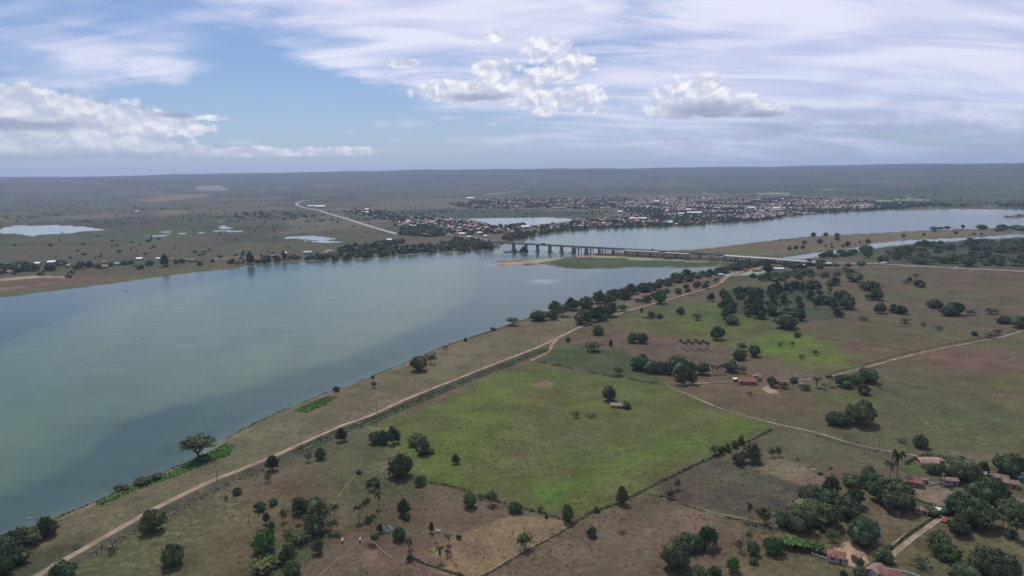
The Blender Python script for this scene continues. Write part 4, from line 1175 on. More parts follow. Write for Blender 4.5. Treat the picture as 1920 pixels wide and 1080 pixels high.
 ('bush', 1377, 841, 13, 15, 'fourth bush of the row on the right boundary of the green field'),
 ('bush', 1389, 834, 13, 17, 'last bush of the row on the right boundary of the green field'),
 ('mango', 1384, 873, 26, 26, 'left dark tree of the pair beside the bare pink soil'),
 ('dark', 1409, 869, 38, 40, 'right taller tree of the pair beside the bare pink soil'),
 ('sparse', 1447, 858, 14, 18, 'thin bush between the tree pair and the bare pink soil'),
 ('sparse', 1459, 857, 14, 20, 'thin bush at the top left of the bare pink soil'),
 ('palm', 1495, 872, 10, 14, 'tiny palm at the right edge of the bare pink soil'),
 ('palm', 1557, 888, 10, 14, 'tiny palm above the big grove right of the pink soil'),
 ('dark', 1537, 891, 11, 7, 'low dark bush on the brown ground right of the pink soil'),
 # big right grove
 ('palm', 1405, 978, 14, 38, 'slender lone palm left of the big dark grove'),
 ('light', 1431, 986, 30, 36, 'pale airy tree between the slender palm and the big grove'),
 ('mango', 1520, 945, 52, 40, 'upper left tree of the big dark grove in the lower right'),
 ('dark', 1557, 932, 32, 40, 'pointed dark tree at the top of the big dark grove'),
 ('mango', 1553, 958, 54, 44, 'tree in the upper middle of the big dark grove'),
 ('mango', 1512, 976, 60, 46, 'broad tree in the middle left of the big dark grove'),
 ('mango', 1545, 992, 58, 50, 'front middle tree of the big dark grove'),
 ('mango', 1497, 1000, 58, 52, 'front left tree of the big dark grove'),
 ('mango', 1473, 992, 42, 38, 'leftmost tree of the big dark grove'),
 ('mango', 1588, 975, 52, 48, 'right-hand tree of the big dark grove'),
 ('dark', 1600, 952, 36, 38, 'ragged tree at the right shoulder of the big dark grove'),
 ('bush', 1595, 915, 44, 28, 'greener tree above the right shoulder of the big dark grove'),
 ('bush', 1627, 898, 32, 28, 'green tree top in the upper row left of the tall palm'),
 ('bush', 1634, 918, 44, 36, 'green tree in the middle of the upper row between grove and palm'),
 ('palm', 1681, 898, 26, 58, 'tall palm rising above the trees left of the red roofed cottage'),
 ('palm', 1668, 900, 22, 42, 'shorter palm leaning on the tall palm by the red roofed cottage'),
 ('mango', 1681, 960, 70, 66, 'huge round tree left of the red roofed cottage and its bare yard'),
 ('mango', 1649, 944, 42, 44, 'tree at the left flank of the huge round tree'),
 ('dry', 1680, 970, 28, 16, 'grey dry bush under the huge round tree'),
 ('bush', 1742, 968, 36, 22, 'thick shrub above the upper end of the farm lane'),
 ('bush', 1768, 966, 26, 16, 'shrub where the farm lane meets the trees'),
 ('mango', 1617, 1026, 60, 58, 'big tree above the sunlit sandy yard'),
 ('bright', 1450, 1042, 34, 36, 'bright green ball shaped bush below the big dark grove'),
 ('banana', 1480, 1032, 44, 26, 'left banana patch under the big dark grove'),
 ('banana', 1506, 1036, 40, 24, 'middle banana patch under the big dark grove'),
 ('banana', 1530, 1040, 34, 28, 'right banana patch beside the hipped red roof'),
 ('light', 1560, 1020, 28, 30, 'pale shrub between the banana patches and the sunlit yard'),
 ('dry', 1548, 1000, 34, 26, 'grey leafless scrub under the right side of the big dark grove'),
 ('bush', 1657, 1056, 38, 32, 'green tree at the lower end of the farm lane'),
 ('bush', 1668, 1030, 14, 9, 'small bush on the left side of the farm lane'),
 ('bush', 1760, 1032, 44, 38, 'upper green tree of the pair right of the farm lane'),
 ('bush', 1772, 1052, 48, 36, 'lower green tree of the pair right of the farm lane'),
 ('bright', 1783, 1058, 26, 24, 'bright bush at the right foot of the tree pair by the lane'),
 ('sparse', 1722, 1068, 34, 26, 'thin leafless tree below the farm lane'),
 ('dark', 1612, 1066, 16, 18, 'dark bush at the lower edge of the sunlit sandy yard'),
 ('dark', 1582, 1085, 16, 16, 'small dark bush at the bottom edge under the hipped red roof'),
 ('bush', 1613, 1086, 30, 24, 'bush at the bottom edge left of the red roofs'),
 # right side
 ('mango', 1797, 903, 66, 48, 'broad dark tree above the bare yard of the red roofed cottage'),
 ('mango', 1817, 908, 46, 42, 'tree at the right side of the broad dark tree over the bare yard'),
 ('palm', 1764, 908, 26, 44, 'palm left of the broad dark tree over the bare yard'),
 ('bush', 1748, 890, 24, 22, 'bush right of the arched roof building'),
 ('dark', 1843, 892, 20, 26, 'small ragged tree between the broad tree and the right edge farm'),
 ('mango', 1890, 894, 52, 46, 'dark tree with a visible trunk left of the white and teal building'),
 ('mango', 1845, 944, 62, 50, 'dark tree right of the bare yard in the right-hand grove'),
 ('dark', 1866, 948, 44, 46, 'tree at the right corner of the right-hand grove'),
 ('mango', 1798, 968, 52, 46, 'tree directly below the bare yard in the right-hand grove'),
 ('mango', 1826, 992, 66, 64, 'big front tree of the right-hand grove casting a wide shadow'),
 ('bush', 1797, 1005, 44, 42, 'lighter bush at the left foot of the right-hand grove'),
 ('bush', 1896, 980, 56, 46, 'greyish green tree near the right picture edge'),
 ('bush', 1915, 985, 40, 40, 'tree cut by the right picture edge below the right edge farm'),
 ('palm', 1862, 985, 24, 30, 'palm at the right side of the right-hand grove'),
 ('palm', 1880, 990, 26, 26, 'palm between the right-hand grove and the right edge'),
 ('palm', 1903, 1012, 32, 42, 'large palm clump near the right picture edge'),
 ('dark', 1893, 1010, 26, 20, 'dark undergrowth at the foot of the palm clump at the right edge'),
 ('mango', 1856, 1086, 70, 62, 'large tree at the bottom edge in the right corner'),
 ('mango', 1885, 1092, 52, 58, 'right-hand tree of the group in the bottom right corner'),
 ('mango', 1806, 1096, 58, 42, 'left tree of the group in the bottom right corner'),
 # bottom middle right
 ('mango', 1267, 1074, 60, 62, 'large black-green tree at the bottom between the two farms'),
 ('bush', 1286, 1038, 46, 42, 'mid green tree above the large tree at the bottom'),
 ('mango', 1327, 1030, 38, 44, 'dark tree at the upper right of the bottom tree group'),
 ('bush', 1307, 1036, 34, 34, 'green tree in the middle of the bottom tree group'),
 ('dry', 1333, 1042, 28, 26, 'grey olive shrub right of the bottom tree group'),
 ('bright', 1374, 1076, 24, 30, 'upright bright green tree at the bottom edge'),
 ('bush', 1312, 1086, 38, 26, 'low bush at the bottom edge right of the large tree'),
 ('bush', 1340, 1080, 24, 20, 'little bush at the bottom edge left of the bright upright tree'),
 ('dry', 1386, 1038, 18, 28, 'reddish bare shrub left of the ball shaped bush'),
 ('dry', 1403, 1018, 16, 22, 'brown bare shrub above the small green trees left of the ball shaped bush'),
 ('bush', 1412, 1044, 22, 26, 'green small tree left of the ball shaped bush'),
 ('bush', 1413, 1060, 18, 14, 'low bush in front of the green small tree'),
 ('dry', 1400, 985, 14, 9, 'low dry bush at the foot of the slender lone palm'),
 # left cluster of the foreground
 ('mango', 564, 966, 30, 34, 'round tree at the top left of the foreground palm cluster'),
 ('mango', 593, 970, 40, 36, 'round tree at the top right of the foreground palm cluster'),
 ('dark', 590, 1006, 36, 46, 'dark tall tree in the middle of the foreground palm cluster'),
 ('palm', 560, 982, 18, 26, 'left palm of the foreground cluster'),
 ('palm', 574, 990, 18, 26, 'second palm of the foreground cluster'),
 ('palm', 612, 988, 22, 36, 'palm on the right side of the foreground cluster'),
 ('palm', 628, 975, 20, 32, 'outermost right palm of the foreground cluster'),
 ('palm', 620, 1000, 20, 26, 'low palm under the right side palms of the cluster'),
 ('dry', 632, 1008, 24, 12, 'grey dry bush at the lower right of the foreground cluster'),
 ('dark', 488, 960, 24, 18, 'small dark tree at the upper left of the foreground trees'),
 ('dark', 512, 950, 18, 15, 'small tree right above the upper left foreground tree'),
 ('dark', 500, 984, 12, 22, 'narrow tree under the small upper left foreground trees'),
 ('sparse', 533, 980, 16, 26, 'thin tree between the two foreground tree clusters'),
 ('dark', 508, 1002, 25, 24, 'dark tree top directly over the bright foreground tree'),
 ('bright', 496, 1038, 42, 46, 'mid green tree with a black shadow in the left foreground cluster'),
 ('dark', 597, 1040, 22, 28, 'small dark tree below the foreground palm cluster'),
 ('light', 562, 1022, 44, 26, 'light green thicket under the foreground palm cluster'),
 ('light', 545, 1010, 26, 20, 'small pale thicket left of the light green thicket'),
 ('light', 492, 1080, 52, 34, 'light green thicket at the bottom edge of the foreground cluster'),
 ('banana', 515, 1062, 40, 26, 'banana patch at the bottom of the left foreground cluster'),
 ('dark', 541, 1058, 34, 38, 'dark tree at the bottom of the left foreground cluster'),
 ('mango', 548, 1082, 34, 32, 'greyish round bush at the bottom edge of the foreground cluster'),
 ('dark', 673, 890, 14, 8, 'small low bush at the upper end of the short footpath'),
 # far right plain
 ('mango', 1602, 529, 29, 19, 'square dark tree just below the slip road'),
 ('mango', 1725, 539, 22, 15, 'round tree right of the square dark tree under the highway'),
 ('dark', 1705, 531, 9, 12, 'narrow tree left of the round tree under the highway'),
 ('sparse', 1697, 533, 14, 8, 'low thin bush left of the narrow tree under the highway'),
 ('sparse', 1717, 522, 11, 9, 'small tree near the highway above the round tree'),
 ('mango', 1564, 535, 22, 17, 'round tree left of the square dark tree'),
 ('bush', 1556, 537, 14, 10, 'bush at the left foot of the round tree near the slip road'),
 ('mango', 1519, 541, 34, 18, 'wide tree at the top of the palm-like grove'),
 ('bush', 1630, 545, 32, 20, 'upper green tree of the stacked pair right of the grove'),
 ('mango', 1640, 563, 30, 23, 'lower dark tree of the stacked pair right of the grove'),
 ('mango', 1650, 588, 21, 22, 'round tree left of the twin trees on the brown plain'),
 ('mango', 1674, 586, 17, 16, 'left tree of the twin trees on the brown plain'),
 ('mango', 1689, 589, 25, 19, 'right tree of the twin trees on the brown plain'),
 ('mango', 1751, 578, 28, 19, 'flat round tree left of the largest tree of the right plain'),
 ('mango', 1778, 593, 28, 20, 'left lower half of the largest tree group of the right plain'),
 ('mango', 1790, 591, 30, 27, 'right taller half of the largest tree group of the right plain'),
 ('bush', 1881, 607, 28, 16, 'olive bush left of the dark tree at the right picture edge'),
 ('mango', 1912, 616, 30, 24, 'dark tree at the right picture edge above the track'),
 ('mango', 1571, 594, 19, 18, 'small round tree under the grove on the brown plain'),
 ('mango', 1588, 580, 32, 26, 'big round tree at the right end of the grove'),
 ('dark', 1582, 564, 26, 20, 'tree behind the big round tree at the right end of the grove'),
 ('mango', 1557, 572, 26, 18, 'low tree at the lower right of the grove'),
 ('mango', 1473, 617, 46, 30, 'big black-green tree at the lower edge of the grove above the bright pasture'),
 ('bush', 1501, 602, 18, 22, 'greyish tree right of the big black-green tree'),
 ('mango', 1424, 598, 28, 28, 'round tree on the left front of the grove'),
 ('bush', 1405, 586, 22, 18, 'tree left of the round front tree of the grove'),
 ('mango', 1472, 594, 44, 22, 'wide tree behind the big black-green tree'),
 ('bush', 1448, 592, 24, 22, 'tree in the middle front of the grove'),
 ('dark', 1422, 553, 16, 14, 'round tree above the left half of the grove'),
 ('dark', 1827, 630, 13, 10, 'reddish dark bush above the track on the right plain'),
 ('sparse', 1855, 634, 20, 12, 'thin scrub at the track on the right plain'),
 ('sparse', 1869, 629, 14, 12, 'thin small tree above the scrub at the track'),
 ('light', 1619, 601, 16, 9, 'pale low bush on the brown plain right of the small round tree'),
 ('light', 1697, 607, 18, 12, 'pale bush under the twin trees on the brown plain'),
 ('light', 1731, 612, 10, 8, 'small pale bush right of the pale bush under the twin trees'),
 ('light', 1760, 619, 16, 9, 'pale low bush above the dark field line on the plain'),
 ('sparse', 1820, 592, 22, 12, 'thin bush right of the largest tree group of the plain'),
 ('light', 1858, 590, 24, 12, 'pale scrub between the largest tree group and the right edge'),
 ('light', 1529, 666, 12, 11, 'small bush in the middle of the brightest green pasture'),
 ('light', 1502, 672, 12, 8, 'low bush at the lower side of the brightest green pasture'),
 ('sparse', 1463, 652, 9, 10, 'thin bush in the left part of the brightest green pasture'),
 ('sparse', 1485, 650, 9, 10, 'thin bush in the upper part of the brightest green pasture'),
 ('bush', 1495, 633, 15, 10, 'small bush on the top edge of the brightest green pasture'),
 ('dark', 1360, 598, 18, 24, 'upright tree at the left tip of the grove'),
 ('bush', 1372, 609, 26, 18, 'lower tree at the left tip of the grove'),
 ('dark', 1438, 513, 24, 20, 'dark round tree beside the white roofed building under the bridge'),
]
for k, px, py, w, h, lab in T:
    plant(k, px, py, w, h, lab)
ORD_ = ['first', 'second', 'third', 'fourth', 'fifth', 'sixth', 'seventh', 'eighth', 'ninth', 'tenth', 'eleventh', 'twelfth']
# row of little palms
for i in range(12):
    plant('palm', 1276 + i * 4.7 + rng.uniform(-0.8, 0.8), 651 + (i % 3) * 2.5, 8.5, 18 + rng.uniform(-2, 3), ORD_[i] + ' palm from the left in the row of short palms', 'short palms planted in a row')


def in_poly(pl, n, mind=0.0, seed=1):
    r = random.Random(seed); P = np.array(W(pl)); out = []; tries = 0
    while len(out) < n and tries < n * 60:
        tries += 1
        x = r.uniform(P[:, 0].min(), P[:, 0].max()); y = r.uniform(P[:, 1].min(), P[:, 1].max())
        if sdf(P, np.array([x]), np.array([y]))[0] < 0: continue
        if mind and any((x - a) ** 2 + (y - b) ** 2 < mind * mind for a, b in out): continue
        out.append((x, y))
    return out


ORD = ['first', 'second', 'third', 'fourth', 'fifth', 'sixth', 'seventh', 'eighth', 'ninth', 'tenth', 'eleventh', 'twelfth', 'thirteenth', 'fourteenth', 'fifteenth', 'sixteenth', 'seventeenth',
       'eighteenth', 'nineteenth', 'twentieth']
for _t in ('twenty', 'thirty', 'forty', 'fifty', 'sixty'):
    if _t != 'twenty': ORD.append({'thirty': 'thirtieth', 'forty': 'fortieth', 'fifty': 'fiftieth', 'sixty': 'sixtieth'}[_t])
    ORD += [_t + '-' + o for o in ORD[:9]]


def proj(x, y, z=0.0):
    d = np.array([x, y, z - CAM_H]); w = d @ FWD
    return 960 + F * (d @ RT) / w, 540 - F * (d @ UP) / w


def strew(pl, n, kinds, wr, hr, label, group, mind, seed, count=False):
    """label may hold {} for where in the stand the plant grows"""
    r = random.Random(seed); pts = in_poly(pl, n, mind, seed)
    pp = [proj(*p) for p in pts]; order = sorted(range(len(pts)), key=lambda i: pp[i][0])
    ys = sorted(p[1] for p in pp); ymid = ys[len(ys) // 2]
    for rank, i in enumerate(order):
        x, y = pts[i]; w = r.uniform(*wr)
        if count: lab = label.format(ORD[rank])
        else:
            third = ('left', 'middle', 'right')[min(2, 3 * rank // len(pts))]
            lab = label.format(('front ' if pp[i][1] > ymid else 'back ') + third)
            kd = r.choice(kinds); big = w > (wr[0] + wr[1]) / 2
            word = 'bush' if label.startswith('low bush') else 'tree'
            look = {'mango': 'dark', 'dark': 'ragged', 'bush': 'mid green', 'light': 'pale', 'sparse': 'thin', 'palm': 'palm-like'}[kd]
            for wd_ in ('slim ', 'small dark ', 'dark round ', 'low ', 'dark '):
                if lab.startswith(wd_): lab = lab[len(wd_):]; break
            lab = ('large ' if big else 'small ') + look + ' ' + lab
            PENDING.append((kd, x, y, w, w * r.uniform(*hr), lab, group)); continue
        PENDING.append((r.choice(kinds), x, y, w, w * r.uniform(*hr), lab, group))


strew([(1398, 560), (1450, 538), (1545, 538), (1575, 552), (1570, 580), (1500, 585), (1440, 590), (1400, 585)], 62, ['palm', 'dark', 'sparse', 'dark', 'bush'], (5, 9), (0.9, 1.5),
      'slim tree, {} of the tangled grove above the bright pasture', 'slim trees of the tangled grove', 4.5, 3)
strew([(1330, 562), (1400, 545), (1420, 560), (1400, 600), (1345, 575)], 16, ['dark', 'bush', 'mango'], (8, 13), (0.7, 1.0),
      'small dark tree, {} of the clump between dirt road and tangled grove', 'trees at the left end of the grove', 8, 4)
strew([(1208, 544), (1262, 524), (1330, 513), (1385, 501), (1440, 493), (1450, 497), (1385, 507), (1330, 520), (1262, 534), (1215, 550)], 44, ['mango', 'dark', 'bush'], (9, 15), (0.5, 0.8),
      'dark tree, {} of the shore belt before the bridge', 'trees of the shore belt near the bridge', 9, 5)
strew([(1215, 568), (1260, 556), (1340, 537), (1352, 528), (1300, 536), (1230, 552)], 16, ['dark', 'bush', 'sparse'], (7, 11), (0.5, 0.7),
      'low tree, {} of the hedge beside the dirt road near the bridge', 'low trees hedging the road near the bridge', 7, 6)
strew([(1400, 520), (1500, 512), (1620, 508), (1560, 520), (1420, 530)], 30, ['bush', 'sparse', 'dark'], (8, 14), (0.45, 0.7),
      'low bush, {} of the scrub strip under the highway', 'bushes under the highway', 9, 7)
strew([(1465, 500), (1520, 495), (1575, 500), (1620, 498), (1600, 504), (1480, 506)], 12, ['mango', 'dark'], (9, 16), (0.5, 0.7),
      'dark round tree in the {} of the trees at the right bridge end', 'trees at the right end of the bridge', 13, 8)
strew([(1700, 494), (1660, 480), (1740, 462), (1920, 455), (2050, 452), (2050, 512), (1920, 503), (1800, 499)], 100, ['dark', 'bush', 'light', 'light', 'bush'], (12, 25), (0.45, 0.75),
      'tree, {} of the mixed woodland behind the highway', 'woodland trees behind the highway', 14, 9)
strew([(1530, 480), (1600, 471), (1650, 466), (1640, 472), (1590, 480), (1540, 485)], 12, ['mango', 'dark', 'bush'], (11, 20), (0.4, 0.65),
      '{} dark tree from the left on the near bank of the pale side channel', 'trees on the bank of the side channel', 15, 10, True)
DOTS = sorted([(1525, 444, 9, 8), (1548, 443, 8, 7), (1569, 445, 9, 9), (1570, 451, 11, 9), (1508, 458, 9, 7), (1537, 457, 11, 9), (1548, 463, 5, 5), (1559, 459, 5, 4), (1560, 466, 6, 6), (1580, 464, 5, 6), (1589, 463, 9, 11), (1480, 469, 8, 7), (1492, 468, 9, 8), (1505, 467, 8, 8),
                     (1612, 456, 5, 4), (1627, 457, 10, 9), (1694, 445, 8, 7), (1732, 442, 7, 5), (1464, 451, 6, 3), (1477, 451, 5, 3), (1792, 439, 9, 6), (1826, 441, 6, 5), (1840, 441, 5, 5), (1626, 483, 16, 18), (1656, 494, 20, 16), (1680, 471, 11, 9), (1888, 454, 14, 6), (1860, 456, 6, 7), (1878, 457, 6, 6)])
for q, (px, py, w, h) in enumerate(DOTS):
    plant('mango' if w > 6 else 'dark', px, py, w, h, ORD[q] + ' tree from the left among those dotted between wide river and side channel', 'trees dotted between river and side channel')
for q, (px, py, w, h) in enumerate(sorted([(1750, 430, 14, 6), (1762, 430, 12, 6), (1776, 430, 12, 6), (1752, 435, 8, 5), (1805, 429, 6, 8), (1840, 430, 20, 4), (1880, 432, 24, 7), (1905, 431, 22, 8), (1915, 433, 20, 8), (1870, 434, 16, 5)])):
    plant('mango', px, py, w, h, ORD[q] + ' tree from the left on the wide river shore near the right edge', 'trees at the far right shore')
flush_plants()

# ------------------------------------------------------------------ simple solids
def box(V, Fc, x0, x1, y0, y1, z0, z1, taper=1.0):
    s = len(V); cx, cy = (x0 + x1) / 2, (y0 + y1) / 2
    for z, k in ((z0, 1), (z1, taper)):
        V += [(cx + (x0 - cx) * k, cy + (y0 - cy) * k, z), (cx + (x1 - cx) * k, cy + (y0 - cy) * k, z), (cx + (x1 - cx) * k, cy + (y1 - cy) * k, z), (cx + (x0 - cx) * k, cy + (y1 - cy) * k, z)]
    Fc += [(s, s + 3, s + 2, s + 1), (s + 4, s + 5, s + 6, s + 7)] + [(s + k, s + (k + 1) % 4, s + 4 + (k + 1) % 4, s + 4 + k) for k in range(4)]


def box_me(name, mat, *a):
    V = []; Fc = []
    for b in a: box(V, Fc, *b)
    return mesh_from(name, V, Fc, mat)


def gable_roof(L, Wd, zh, rise, ov=0.5, th=0.18, hip=0.0, mat='roof_tiles'):
    """closed roof slab, ridge along x"""
    a, b = L / 2 + ov, Wd / 2 + ov; V = []; Fc = []
    for dz in (0, th):
        V += [(-a, -b, zh + dz - 0.12), (a, -b, zh + dz - 0.12), (a, b, zh + dz - 0.12), (-a, b, zh + dz - 0.12), (-a + hip, 0, zh + rise + dz), (a - hip, 0, zh + rise + dz)]
    t = 6
    Fc += [(t + 0, t + 1, t + 5, t + 4), (t + 2, t + 3, t + 4, t + 5), (1, 0, 4, 5), (3, 2, 5, 4)]
    if hip > 0: Fc += [(t + 1, t + 2, t + 5), (t + 3, t + 0, t + 4), (2, 1, 5), (0, 3, 4)]
    else: Fc += [(1, 5, t + 5, t + 1), (5, 2, t + 2, t + 5), (3, 4, t + 4, t + 3), (4, 0, t, t + 4)]
    Fc += [(0, 1, t + 1, t), (2, 3, t + 3, t + 2)]
    if hip > 0: Fc += [(1, 2, t + 2, t + 1), (3, 0, t, t + 3)]
    return mesh_from('roof', V, Fc, mat)


def wall_me(L, Wd, zh, rise, mat, hip=False):
    V = []; Fc = []; a, b = L / 2, Wd / 2
    V += [(-a, -b, -0.5), (a, -b, -0.5), (a, b, -0.5), (-a, b, -0.5), (-a, -b, zh), (a, -b, zh), (a, b, zh), (-a, b, zh)]
    Fc += [(0, 1, 5, 4), (1, 2, 6, 5), (2, 3, 7, 6), (3, 0, 4, 7)]
    if not hip:
        V += [(-a, 0, zh + rise - 0.15), (a, 0, zh + rise - 0.15)]; Fc += [(5, 6, 9), (7, 4, 8)]
    return mesh_from('wall', V, Fc, mat)


def house(px, py, L, Wd, zh, rise, deg, label, wmat='white_wall', rmat='roof_tiles', hip=0.0, name='cottage', group=None, detail=True, cat='house'):
    q = 0.68 if py > 690 else 0.84; L *= q; Wd *= q; zh *= 0.9 * (q / 0.84) ** 0.5; rise *= q; hip *= q
    x, y = G(px, py); o = empty(name, (x, y, ZS(x, y)), math.radians(deg)); tag(o, label, cat, group)
    w_ = part('wall', wall_me(L, Wd, zh, rise, wmat, hip > 0), o)
    part('roof', gable_roof(L, Wd, zh, rise, 0.5, 0.18, hip, rmat), o)
    if detail:
        for s_ in (-1, 1):
            n = max(2, int(L / 3.2)); dx = n // 2
            for k in range(n):
                cx = -L / 2 + L * (k + 0.5) / n
                if k == dx: part('door', box_me('door', 'wood_door', (cx - 0.45, cx + 0.45, s_ * Wd / 2 - 0.06, s_ * Wd / 2 + 0.06, 0, 2.05)), o)
                else: part('window', box_me('window', 'dark_opening', (cx - 0.5, cx + 0.5, s_ * Wd / 2 - 0.05, s_ * Wd / 2 + 0.05, 1.0, 1.95)), o)
    return o


house(1400, 719, 17, 9, 3.0, 2.6, -8, 'long red roofed farmhouse beside a sandy patch on the middle right pasture', 'brick_wall', 'roof_tiles', 0, 'farmhouse')
house(1419, 712, 9, 7, 3.2, 2.4, 62, 'pinkish roofed wing at the right end of the long red farmhouse', 'ochre_wall', 'old_roof_tiles', 0, 'farmhouse')
house(1378, 714.5, 4, 3, 2.6, 0.8, 0, 'tiny white shed at the left end of the long red farmhouse', 'white_wall', 'white_roof', 0, 'shed', cat='shed')
house(1500, 724, 4, 3.5, 2.6, 0.9, 20, 'small pale hut in the garden right of the farmhouse', 'white_wall', 'grey_roof', 0, 'hut', cat='hut')
house(1156, 763, 10.5, 6, 2.1, 1.5, -14, 'pink roofed open shed alone in the bright green field', 'brick_wall', 'old_roof_tiles', 0, 'shed', cat='shed')
house(1200, 565, 15, 8, 3.0, 2.0, -3, 'red roofed house among the riverside trees above the dirt road', 'white_wall', 'old_roof_tiles', 0)
house(1209, 596, 8, 5, 2.4, 1.2, -5, 'tiny white walled cottage under the dirt road beside two dark trees', 'white_wall', 'old_roof_tiles', 0)
house(1713, 910, 9, 6.5, 2.8, 1.9, -28, 'bright red roofed cottage at the upper left corner of the bare yard', 'ochre_wall', 'roof_tiles')
house(1733, 906, 4, 3, 2.4, 0.7, -20, 'small white outbuilding right of the bright red roofed cottage', 'white_wall', 'old_roof_tiles', 0, 'outbuilding', cat='shed')
house(1568, 1050, 8.5, 7.5, 2.8, 2.0, -25, 'hipped red roof house at the left of the sunlit sandy yard', 'white_wall', 'roof_tiles', 3.4)
house(1641, 1078, 9, 6, 2.7, 1.7, 35, 'pinkish roofed house at the bottom edge under the farm lane', 'white_wall', 'old_roof_tiles', 0)
house(1668, 1086, 9, 6, 2.7, 1.8, -20, 'red roofed house cut by the bottom edge under the farm lane', 'ochre_wall', 'roof_tiles', 0)
house(1606, 1050, 5, 4, 2.4, 1.0, 40, 'small pink roofed shed on the right side of the sunlit sandy yard', 'brick_wall', 'old_roof_tiles', 0, 'shed', cat='shed')
house(1728, 962, 7, 4.5, 2.3, 1.3, -35, 'pale pink roofed hut among shrubs below the bare yard', 'ochre_wall', 'old_roof_tiles', 0, 'hut', cat='hut')
house(1757, 962, 3.5, 3, 2.3, 0.7, -30, 'tiny white hut between the farm lane and the bare yard', 'white_wall', 'white_roof', 0, 'hut', cat='hut')
house(1780, 908, 9, 4.5, 2.8, 1.4, -10, 'white walled house half hidden under the broad tree over the bare yard', 'white_wall', 'old_roof_tiles', 0)
house(1912, 892, 9, 7, 3.4, 1.2, 10, 'white and teal building cut by the right edge', 'teal_wall', 'white_roof', 0, 'farm_building', cat='building')
house(1876, 902, 8, 6, 2.8, 1.6, -35, 'pale pink roofed house under the tree with a visible trunk', 'white_wall', 'old_roof_tiles', 0)
house(1893, 912, 9, 5.5, 2.7, 1.6, -28, 'dull red roofed house below the pale pink one at the right edge', 'brick_wall', 'old_roof_tiles', 0)
house(1838, 893, 6, 4, 2.5, 1.0, -30, 'small pale hut left of the pink roofed houses at the right edge', 'white_wall', 'grey_roof', 0, 'hut', cat='hut')
house(1852, 962, 5, 4, 2.4, 1.0, 10, 'pale hut glimpsed between the trees of the right-hand grove', 'white_wall', 'grey_roof', 0, 'hut', cat='hut')
house(1914, 948, 6, 4, 2.6, 1.2, -25, 'pale orange house at the right edge below the teal building', 'ochre_wall', 'old_roof_tiles', 0)
house(1459, 507, 18, 7, 3.5, 1.0, -12, 'white roofed building beside a dark round tree under the bridge', 'white_wall', 'white_roof', 0, 'site_building', cat='building')
house(1350, 517, 9, 5, 2.8, 0.6, 20, 'small white hut at the left end of the bright construction yard', 'white_wall', 'white_roof', 0, 'hut', cat='hut')
house(1419, 509, 16, 5, 2.8, 0.7, 15, 'long pinkish hut on the bright construction yard', 'ochre_wall', 'old_roof_tiles', 0, 'hut', cat='hut')
house(1496, 501, 7, 5, 4, 1, 0, 'left one of two small white huts at the right bridge end', 'white_wall', 'white_roof', 0, 'hut', cat='hut')
house(1505, 501, 7, 5, 4, 1, 0, 'right one of two small white huts at the right bridge end', 'white_wall', 'white_roof', 0, 'hut', cat='hut')


def arched_shed():
    x, y = G(1742, 872); o = empty('arched_shed', (x, y, ZS(x, y)), math.radians(-6)); tag(o, 'brown arched roof shed behind the bright red roofed cottage', 'shed')
    V = []; Fc = []; n = 12; L = 12; R_ = 4.2
    for th in (0, 0.2):
        for k in range(n + 1):
            a = math.pi * k / n
            for xx in (-L / 2, L / 2): V.append((xx, -(R_ + th) * math.cos(a), 1.2 + (R_ * 0.5 + th) * math.sin(a)))
    q = (n + 1) * 2
    for k in range(n):
        Fc.append((q + 2 * k, q + 2 * k + 1, q + 2 * k + 3, q + 2 * k + 2)); Fc.append((2 * k + 1, 2 * k, 2 * k + 2, 2 * k + 3))
        Fc.append((2 * k, q + 2 * k, q + 2 * k + 2, 2 * k + 2)); Fc.append((q + 2 * k + 1, 2 * k + 1, 2 * k + 3, q + 2 * k + 3))
    part('roof', mesh_from('roof', V, Fc, 'old_roof_tiles'), o)
    part('wall', box_me('wall', 'brick_wall', (-L / 2 + 0.3, L / 2 - 0.3, -R_ + 0.3, R_ - 0.3, -0.4, 1.6)), o)


arched_shed()


def wall_line(pts, h, t, mat, name, label, cat, zoff=0.0):
    P = W(pts); V = []; Fc = []
    for (x0, y0), (x1, y1) in zip(P[:-1], P[1:]):
        L = math.hypot(x1 - x0, y1 - y0); ux, uy = (x1 - x0) / L, (y1 - y0) / L; nx, ny = -uy * t / 2, ux * t / 2
        z0, z1 = ZS(x0, y0), ZS(x1, y1); s = len(V)
        for (x, y, z) in ((x0, y0, z0), (x1, y1, z1)):
            V += [(x - nx, y - ny, z - 0.4), (x + nx, y + ny, z - 0.4), (x + nx, y + ny, z + h), (x - nx, y - ny, z + h)]
        Fc += [(s, s + 4, s + 7, s + 3), (s + 1, s + 2, s + 6, s + 5), (s + 3, s + 7, s + 6, s + 2), (s, s + 3, s + 2, s + 1), (s + 4, s + 5, s + 6, s + 7)]
    o = bpy.data.objects.new(name, mesh_from(name, V, Fc, mat)); col.objects.link(o); tag(o, label, cat)


wall_line([(1521, 1040), (1540, 1047), (1575, 1057), (1612, 1072), (1640, 1080)], 0.8, 0.2, 'white_wall', 'garden_wall', 'low pale wall in front of the hipped red roof house', 'wall')
wall_line([(1655, 1068), (1700, 1075), (1725, 1084)], 0.7, 0.2, 'white_wall', 'garden_wall', 'low pale wall right of the red roofs at the bottom edge', 'wall')
wall_line([(1740, 912), (1765, 908), (1790, 910)], 0.8, 0.2, 'white_wall', 'garden_wall', 'pale wall along the top of the bare yard', 'wall')


